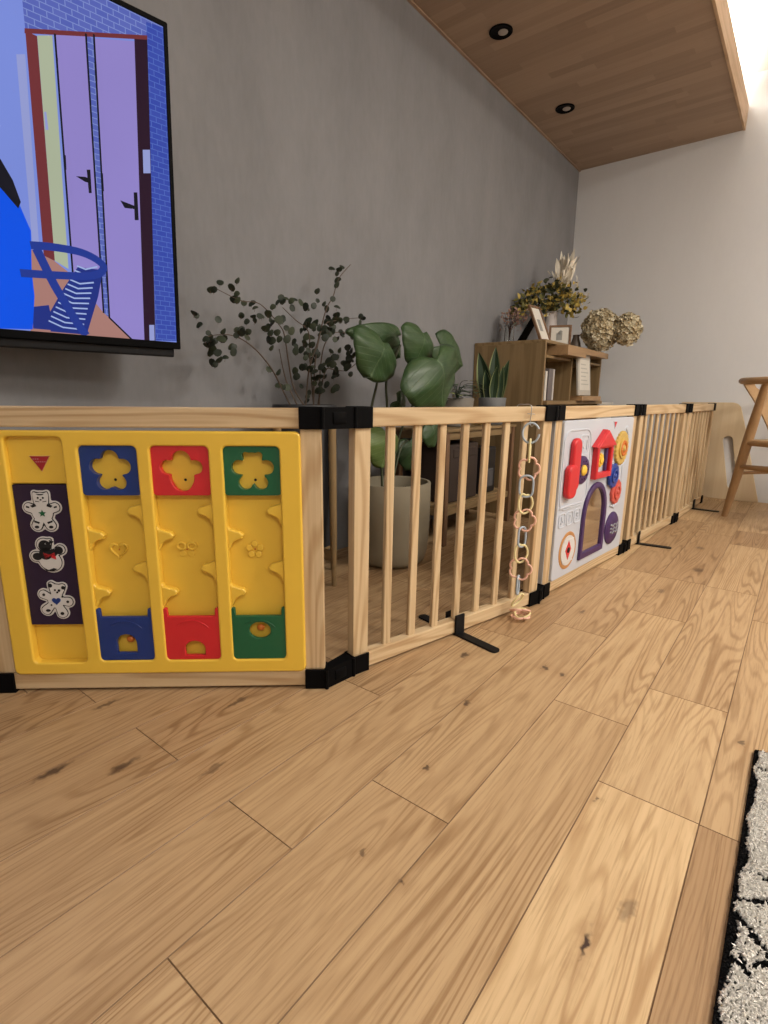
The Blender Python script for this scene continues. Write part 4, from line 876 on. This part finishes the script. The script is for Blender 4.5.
for (x, y, h, w_, lean, tw_, yaw) in [(-.030, -.020, .235, .082, (-.035, -.02), .3, .2), (.004, 0, .262, .070, (-.005, .012), .1, .5), (.030, .020, .20, .055, (.030, .02), -.4, .9), (-.01, -.030, .15, .05, (-.01, -.02), .6, .1), (.020, -.030, .17, .050, (.02, -.01), -.2, 1.0), (.038, .0, .17, .040, (.012, .0), .3, .8)]:
    V = []; F = []; mi = []
    for i in range(13):
        t = i/12; wd_ = w_*(.55+.9*t-1.42*t*t) if t < .97 else .002
        wd_ = max(.001, w_*min(1, .55+1.1*t)*(1-t**3.2)); a = yaw+tw_*t
        c = Vector((x+lean[0]*t*t, y+lean[1]*t*t, .112+h*t)); s = Vector((math.cos(a*.6+.15), math.sin(a*.6+.15), 0)); n = s.cross(Vector((0, 0, 1)))
        for k, kk in enumerate((-1, -.8, 0, .8, 1)): V.append(c+s*wd_*.5*kk-n*(.25*wd_*(1-kk*kk)))
    for i in range(12):
        for k in range(4): mb.add([V[i*5+k], V[i*5+k+1], V[i*5+k+6], V[i*5+k+5]], [(0, 1, 2, 3)], 1 if k in (0, 3) else 0, None, True)
mb.build('leaves', [gl1, gl2], SN)
SP = empty('small_leafy_plant', 'small leafy green plant in a taupe stone pot, half hidden by the big leaves', 'potted plant', (-1.255, 2.13, Hb))
mb = MB(); mb.lathe([(.058, 0), (.064, .004), (.076, .124), (.074, .128), (.068, .128), (.066, .108)], 30); mb.build('pot', stone2, SP)
mb = MB(); mb.lathe([(.066, .103), (.067, .113), (.02, .116)], 20); mb.build('soil', soil, SP)
mb = MB(); random.seed(21)
for k in range(16):
    a = random.uniform(0, 2*PI); L = random.uniform(.05, .12); e = Vector((math.cos(a)*L*.8, math.sin(a)*L, .128+random.uniform(.02, .075)))
    mb.tube(smooth_path([(0, 0, .11), (e.x*.3, e.y*.3, .128+(e.z-.12)*.8), tuple(e)], 4), .0013, 5, 1)
    for j in range(3): leafquad(mb, e*(.75+.12*j)+Vector((0, 0, .03*(1-.75-.12*j))), Vector((math.cos(a+j-1), math.sin(a+j-1), .2)), Vector((0, 0, 1)), random.uniform(.03, .05), random.uniform(.018, .03), random.choice([0, 1, 2]), .3)
mb.build('leaves', [gl3, gl1, gl2], SP)

# ================================================================ BIG PLANTER
PC = Vector((-1.200, 1.580, 0))
PLT = empty('potted_umbellata_plant', 'large round beige pot with a big leafed green plant behind the slatted panel', 'potted plant', tuple(PC))
mb = MB(); mb.lathe([(.085, 0), (.112, .006), (.128, .022), (.137, .06), (.143, .14), (.145, .24), (.145, .312), (.143, .318), (.134, .318), (.132, .312), (.131, .262)], 48)
mb.build('pot', plain('beige_concrete', (.32, .28, .20), .8, .2, var=.06), PLT)
mb = MB(); mb.lathe([(.131, .255), (.1315, .272), (.06, .278), (.01, .276)], 30)
random.seed(5)
for k in range(60):
    a = random.uniform(0, 6.28); r = random.uniform(0, .12); mb.ball((r*math.cos(a), r*math.sin(a), .277), random.uniform(.004, .010), (1, 1, .6), 0, 1)
mb.build('soil', plain('bark_soil', (.10, .06, .03), .95, var=.4), PLT)
def leafmat(name, c1, c2, vein):
    m, nt, b = newmat(name)
    at = node(nt, 'ShaderNodeAttribute', attribute_name='luv'); sp = node(nt, 'ShaderNodeSeparateXYZ'); lk(nt, at.outputs['Vector'], sp.inputs[0])
    u, v = sp.outputs[0], sp.outputs[1]; av = math_n(nt, 'ABSOLUTE', v)
    mid = mapr(nt, av, .0, .035, 1, 0)
    side = math_n(nt, 'SINE', math_n(nt, 'MULTIPLY', math_n(nt, 'SUBTRACT', u, math_n(nt, 'MULTIPLY', av, .32)), 44))
    side = mapr(nt, side, .93, 1.0)
    vv = math_n(nt, 'MAXIMUM', mid, math_n(nt, 'MULTIPLY', side, .6))
    tc = node(nt, 'ShaderNodeTexCoord').outputs['Object']
    c = mixc(nt, mapr(nt, noise(nt, tc, 12, 3), .3, .7), c1, c2); c = mixc(nt, math_n(nt, 'MULTIPLY', vv, .55), c, vein)
    lk(nt, c, b.inputs['Base Color']); b.inputs['Roughness'].default_value = .42; b.inputs['Specular IOR Level'].default_value = .4
    b.inputs['Subsurface Weight'].default_value = 0.0
    bump(nt, b, math_n(nt, 'SUBTRACT', 1.0, vv), .35, .003)
    return m
lfm = leafmat('broad_green_leaf', (.042, .085, .028), (.028, .060, .022), (.10, .155, .065)); lfm2 = leafmat('yellow_green_leaf', (.13, .19, .055), (.09, .14, .04), (.22, .28, .12))
def bigleaf(base, tip, side, name, m_, droop=.12, cup=.22, back=.10):
    base, tip, side = Vector(base)-PC, Vector(tip)-PC, Vector(side)-PC
    ax = tip-base; L = ax.length; d = ax.normalized(); lat = side-(base+d*(side-base).dot(d)); W = lat.length; lat = lat.normalized(); n = lat.cross(d)
    if n.x < 0: n = -n                                        # bulge towards the room
    V, F, UV = [], [], []; nu, nv = 22, 12
    for i in range(nu+1):
        t = -back+(1+back)*i/nu
        tt = (t+back)/(1+back)
        w_ = math.sin(PI*min(1, tt*.94+.035)**.74)**.62*1.04
        if i == nu: w_ = .01
        for j in range(nv+1):
            k = -1+2*j/nv
            notch = back*1.5*L*(1-min(1, abs(k)*1.7)) if tt < .30 else 0
            u_ = base+d*(L*t+notch*max(0, 1-tt/.30))+lat*(W*w_*k)+n*(cup*W*(1-abs(k)**1.6)-droop*L*(t-.4)**2*1.5+.05*W*math.sin(6*t+2*k)+.02*W*math.sin(19*t)*abs(k))
            V.append(u_); UV.append((t, k*w_, 0))
    for i in range(nu):
        for j in range(nv): a = i*(nv+1)+j; F.append((a, a+1, a+nv+2, a+nv+1))
    me = bpy.data.meshes.new(name); me.from_pydata([tuple(v) for v in V], [], F); me.materials.append(m_)
    at = me.attributes.new('luv', 'FLOAT_VECTOR', 'POINT')
    for i, q in enumerate(UV): at.data[i].vector = q
    me.polygons.foreach_set('use_smooth', [True]*len(F))
    o = bpy.data.objects.new(name, me); COL.objects.link(o); o.parent = PLT
    s = o.modifiers.new('thick', 'SOLIDIFY'); s.thickness = .0012
    return base
SOILP = [Vector((0, .0, .27)), Vector((.01, .02, .27)), Vector((-.01, .03, .27)), Vector((.015, -.01, .27)), Vector((0, .04, .27))]
for i, (a, b, c) in enumerate(LEAF): bigleaf(a, b, c, 'leaf', lfm2 if i in (6,) else lfm, droop=(.30 if i in (0,) else .14))
stalk = plain('brown_green_stem', (.055, .065, .03), .6)
mb = MB()
for s in STEM:
    P = [Vector((PC.x, y, z))-PC for y, z in s]; P[0] = Vector((0, P[0].y, .272)); mb.tube(smooth_path([tuple(p) for p in P], 5), .0045, 8)
mb.build('stems', stalk, PLT)

# ================================================================ SHRUBBY PLANT ON A STAND
EC = Vector((-1.305, 1.235, 0))
SD = empty('plant_stand', 'brown wooden four legged plant stand behind the yellow board panel', 'plant stand', tuple(EC))
hw = .122
for sx in (-1, 1):
    for sy in (-1, 1):
        mb = MB(); mb.tube([(0, 0, 0), (0, 0, .18), (0, 0, .56)], [.008, .012, .013], 10); mb.build('leg', oakc['z'], SD, loc=((sx*hw, 0, 0) if sx == sy else (0, sy*hw, 0)))
for s in (-1, 1):
    MB().box(-hw, -.009, .088, hw, .009, .122, .002).build('cross_bar', oakc['x'], SD, rot=(0, 0, 0 if s < 0 else PI/2))
EU = empty('shrubby_branch_plant', 'airy plant with small round dark leaves on long thin branches behind the yellow board', 'potted plant', (EC.x, EC.y, .1225))
mb = MB(); mb.lathe([(.070, 0), (.082, .006), (.100, .20), (.106, .475), (.104, .480), (.098, .480), (.096, .455)], 36); mb.build('pot', plain('dark_grey_pot', (.030, .032, .036), .55), EU)
mb = MB(); mb.lathe([(.096, .445), (.0965, .458), (.02, .462)], 24); mb.build('soil', soil, EU)
random.seed(9); mb = MB(); base = Vector((EC.x, EC.y, .1225))
for k, b in EUC.items():
    sx = random.uniform(-.03, .06); P = []
    for i, (y, z) in enumerate(b):
        P.append(Vector((-1.33+sx*(i/len(b)), y, z))-base)
    s0 = P[0]; P = [Vector((random.uniform(-.02, .02), max(-.07, min(.07, s0.y)), .455))]+P[1:]
    n_ = len(smooth_path([tuple(p) for p in P], 5)); mb.tube(smooth_path([tuple(p) for p in P], 5), [.0028*(1-.65*i/n_) for i in range(n_)], 6)
mb.build('branches', plain('brown_twig', (.085, .055, .035), .7), EU)
mb = MB()
for (y, z) in EUL:
    for q in range(random.choice([1, 2, 2, 3])):
        r = random.uniform(.0085, .0135); c = Vector((-1.33+random.uniform(-.05, .06), y+random.gauss(0, .007)*q, z+random.gauss(0, .007)*q))-base
        n = (Vector((.7, -.6, 0))+rdir()*.75).normalized(); a = n.orthogonal().normalized(); b = n.cross(a)
        V = [c+n*.002]; m_ = 10
        for k in range(m_): t = 2*PI*k/m_; rr_ = r*(1+.10*math.cos(2*t)+.06*math.cos(3*t)); V.append(c+a*rr_*math.cos(t)+b*rr_*math.sin(t)-n*.0015*math.cos(2*t))
        mb.add(V, [(0, 1+k, 1+(k+1) % m_) for k in range(m_)], random.choice([0, 0, 1]), None, True)
        mb.tube([tuple(c), tuple(c-Vector((.004, .0, .012)))], .0006, 4, 2)
mb.build('leaves', [plain('dark_round_leaf', (.022, .034, .018), .6, var=.3), plain('olive_round_leaf', (.045, .060, .028), .6, var=.3), tw], EU)

# ================================================================ PALE BOARD AGAINST THE FAR WALL
BO = empty('slotted_board', 'pale plywood board with rounded top corner and a long slot, standing against the far wall', 'board', (-.463, 4.012, 0))
prof = [(-.20, .001), (-.20, .60), (-.19, .614), (.095, .614), (.120, .606), (.136, .588), (.144, .565), (.158, .52), (.178, .455), (.215, .32), (.252, .18), (.285, .06), (.300, .008), (.296, .001)]
mb = MB(); slot = []
for k in range(9): t = PI*k/8; slot.append((.092+.027*math.cos(t), .378+.027*math.sin(t)))
for k in range(9): t = PI+PI*k/8; slot.append((.150+.027*math.cos(t), .098+.027*math.sin(t)))
plate(mb, prof[::-1], [slot], -.009, .009, .003); mb.build('panel', wood('pale_plywood', (.66, .53, .35), (.58, .45, .285), 'z', .7, 4, .4), BO)

# ================================================================ CHAIR
CO = (0.012, 3.415, 0)
CHR = empty('wishbone_armchair', 'oak armchair with curved arm rail and Y shaped back splat at the right edge', 'chair', CO, math.radians(-40))
RZ = .722
ring = [(.30, -.315, RZ-.012), (.20, -.322, RZ-.006)]+[(.29*-math.cos(math.radians(a))*1.0+.0, -.30*math.sin(math.radians(a)), RZ) for a in range(100, -101, -20)]+[(.20, .322, RZ-.006), (.30, .315, RZ-.012)]
ring = [(.29, -.30, RZ-.010), (.20, -.312, RZ-.004), (.10, -.310, RZ)]+[(-.30*math.cos(math.radians(a)), -.305*math.sin(math.radians(a)), RZ+.006*math.cos(math.radians(a))) for a in (80, 60, 40, 20, 0, -20, -40, -60, -80)]+[(.10, .310, RZ), (.20, .312, RZ-.004), (.29, .30, RZ-.010)]
sp = smooth_path(ring, 5); n_ = len(sp)
mb = MB(); mb.tube(sp, [.0165+.006*math.cos(2*PI*i/(n_-1)-PI)*-1*.4 for i in range(n_)], 14); mb.build('arm_rail', chairw['x'], CHR)
for s in (-1, 1):
    mb = MB(); P = smooth_path([(-.222, s*.190, .0), (-.175, s*.200, .20), (-.125, s*.215, .41), (-.060, s*.250, .58), (.0, s*.290, RZ-.010)], 6)
    mb.tube(P, [.0155+.0085*math.sin(PI*min(1, i/len(P)*1.05)) for i in range(len(P))], 14); mb.build('rear_leg', chairw['z'], CHR)
    mb = MB(); mb.tube(smooth_path([(.225, s*.235, 0), (.225, s*.237, .22), (.222, s*.238, .452)], 5), [.0125]+[.016]*9+[.013], 14); mb.build('front_leg', chairw['z'], CHR)
    mb = MB(); mb.tube([(-.123, s*.213, .415), (.05, s*.23, .418), (.223, s*.237, .425)], .0165, 12, flat=1.2); mb.build('seat_rail', chairw['x'], CHR)
    mb = MB(); mb.tube([(-.158, s*.205, .285), (.03, s*.222, .292), (.224, s*.236, .300)], [.011, .017, .011], 10, flat=1.5); mb.build('stretcher', chairw['x'], CHR)
mb = MB(); mb.tube([(-.125, -.213, .415), (-.140, 0, .417), (-.125, .213, .415)], .0125, 10); mb.build('back_seat_rail', chairw['y'], CHR)
mb = MB(); mb.tube([(.223, -.237, .425), (.226, 0, .425), (.223, .237, .425)], .0125, 10); mb.build('front_seat_rail', chairw['y'], CHR)
mb = MB(); mb.tube([(-.158, -.205, .250), (-.158, .205, .250)], .009, 10); mb.build('rear_stretcher', chairw['y'], CHR)
mb = MB(); mb.tube([(.224, -.236, .200), (.224, .236, .200)], .009, 10); mb.build('front_stretcher', chairw['y'], CHR)
mb = MB(); V = []; F = []
for i in range(9):
    for j in range(9):
        u, v = i/8, -1+2*j/8; x = -.130+.350*u; y = v*(.205+.027*u); V.append((x, y, .430-.012*math.sin(PI*u)*(1-v*v)))
for i in range(8):
    for j in range(8): a = i*9+j; F.append((a, a+9, a+10, a+1))
mb.add(V, F, 0, None, True); cordm, nt_, b_ = newmat('woven_paper_cord')
wv = node(nt_, 'ShaderNodeTexWave'); wv.inputs['Scale'].default_value = 60; lk(nt_, node(nt_, 'ShaderNodeTexCoord').outputs['Object'], wv.inputs['Vector'])
lk(nt_, mixc(nt_, wv.outputs['Fac'], (.62, .50, .33), (.42, .32, .19)), b_.inputs['Base Color']); b_.inputs['Roughness'].default_value = .8
o = mb.build('woven_seat', cordm, CHR); o.modifiers.new('t', 'SOLIDIFY').thickness = .014
# splat: Y outline bent between the back seat rail and the arm rail
mb = MB(); Lh = .30
outY = [(-.040, 0), (.040, 0), (.046, .08), (.060, .16), (.088, .25), (.118, .330), (.050, .332), (.044, .310), (.026, .294), (0, .288), (-.026, .294), (-.044, .310), (-.050, .332), (-.118, .330), (-.088, .25), (-.060, .16), (-.046, .08)]
a_ = math.atan2(.155, .295)
plate(mb, outY, [], -.004, .004, .001, 0, Matrix.Translation((-.142, 0, .420)) @ Matrix.Rotation(-PI/2, 4, 'Z') @ Matrix.Rotation(a_, 4, 'X'))
mb.build('splat', chairw['z'], CHR)

# ================================================================ RUG
RX0, RY1 = .010, 1.090
RG = empty('shaggy_rug', 'shaggy cream rug with black edge and irregular black lines at the bottom right', 'rug', (RX0, RY1, 0))
LINES = [((0.023, 0.773), (0.034, 0.777)), ((0.034, 0.777), (0.042, 0.767)), ((0.016, 0.716), (0.036, 0.725)), ((0.035, 0.727), (0.062, 0.745)), ((0.018, 0.690), (0.035, 0.673)), ((0.035, 0.673), (0.060, 0.645)),
         ((0.016, 0.621), (0.033, 0.627)), ((0.034, 0.614), (0.022, 0.640)), ((0.033, 0.627), (0.060, 0.650)), ((0.060, .745), (.13, .70)), ((.06, .648), (.12, .60)), ((.12, .60), (.13, .70)), ((.13, .70), (.20, .78)), ((.042, .767), (.11, .86)), ((.11, .86), (.20, .78)),
         ((.12, .60), (.08, .45)), ((.08, .45), (.02, .40)), ((.20, .78), (.30, .72)), ((.11, .86), (.10, 1.0)), ((.1, 1.0), (.02, 1.03)), ((.1, 1.0), (.22, 1.02))]
def segd(px_, py_, s):
    (ax, ay), (bx, by) = s; dx, dy = bx-ax, by-ay; t = max(0, min(1, ((px_-ax)*dx+(py_-ay)*dy)/(dx*dx+dy*dy))); return math.hypot(px_-ax-dx*t, py_-ay-dy*t)
random.seed(31)
def rug_black(x, y):
    if x-RX0 < .0070+.0030*math.sin(y*41)+.002*math.sin(y*97) : return True
    if RY1-y < .006: return True
    if x > .4: return math.sin(x*14+2*math.sin(y*9))*math.sin(y*13+2*math.sin(x*7)) > .93
    return min(segd(x, y, s) for s in LINES) < .0036+.0014*math.sin(x*140+y*90)
rc, rb = plain('cream_wool', (.86, .84, .79), .95, .1, var=.04), plain('black_wool', (.010, .010, .011), .95, .1)
mb = MB(); mb.box(0, -3.2, .0005, 1.6, 0, .006, .002, 1); mb.build('backing', [rc, rb], RG)
mb = MB()
def tuft(x, y, mi, h=.010):
    a = random.uniform(0, 6.28); r = random.uniform(.0015, .0022); lx, ly = random.gauss(.0015, .0028), random.gauss(0, .0028)-.0025
    if x < RX0+.012: lx = abs(lx)
    b0 = [(x+r*math.cos(a+k*2.094)-RX0, y+r*math.sin(a+k*2.094)-RY1, .004) for k in range(3)]
    m1 = [(x+lx*.45+r*.9*math.cos(a+k*2.094)-RX0, y+ly*.45+r*.9*math.sin(a+k*2.094)-RY1, .004+h*.7) for k in range(3)]
    tp = (x+lx-RX0, y+ly-RY1, .004+h*random.uniform(.85, 1.15))
    mb.add(b0+m1+[tp], [(0, 1, 4, 3), (1, 2, 5, 4), (2, 0, 3, 5), (3, 4, 6), (4, 5, 6), (5, 3, 6)], mi, None, True)
y = RY1-.002
while y > .30:
    x = RX0+.001
    while x < .24:
        xx, yy = x+random.uniform(-.0013, .0013), y+random.uniform(-.0013, .0013); bk = rug_black(xx, yy)
        tuft(max(RX0+.0015, xx), min(yy, RY1-.002), 1 if bk else 0, .006 if bk else .0095); x += .0024
    y -= .0024
x = .24
while x < 1.58:                                              # beyond the picture: coarser pile
    y = RY1-.006
    while y > -1.2:
        tuft(x+random.uniform(-.005, .005), y+random.uniform(-.004, .004), 1 if rug_black(x, y) else 0, .011) if random.random() < .5 else None; y -= .013
    x += .013
o = mb.build('wool_pile', [rc, rb], RG); o['kind'] = 'stuff'

# ================================================================ DOWNLIGHTS
for (x, y, lab) in ((-1.259, 2.389, 'round black recessed downlight in the wooden ceiling, nearer the television'), (-1.259, 3.165, 'round black recessed downlight in the wooden ceiling, nearer the far wall')):
    r_ = empty('recessed_downlight', lab, 'downlight', (x, y, BZ), 0, 'downlights in the wooden ceiling')
    mb = MB(); mb.lathe([(.046, 0), (.050, -.001), (.050, -.005), (.047, -.007), (.041, -.005), (.036, -.0022)], 36); mb.build('trim_ring', black, r_)
    mb = MB(); mb.lathe([(.037, -.0012), (.030, -.0020), (.0, -.0022)], 30); mb.build('baffle', black, r_)
    mb = MB(); mb.lathe([(.021, -.0020), (.020, -.0045), (.012, -.0065), (.0, -.0070)], 28); mb.build('lens', plain('frosted_lens', (.42, .38, .34), .4), r_, loc=(.006, .008, 0))
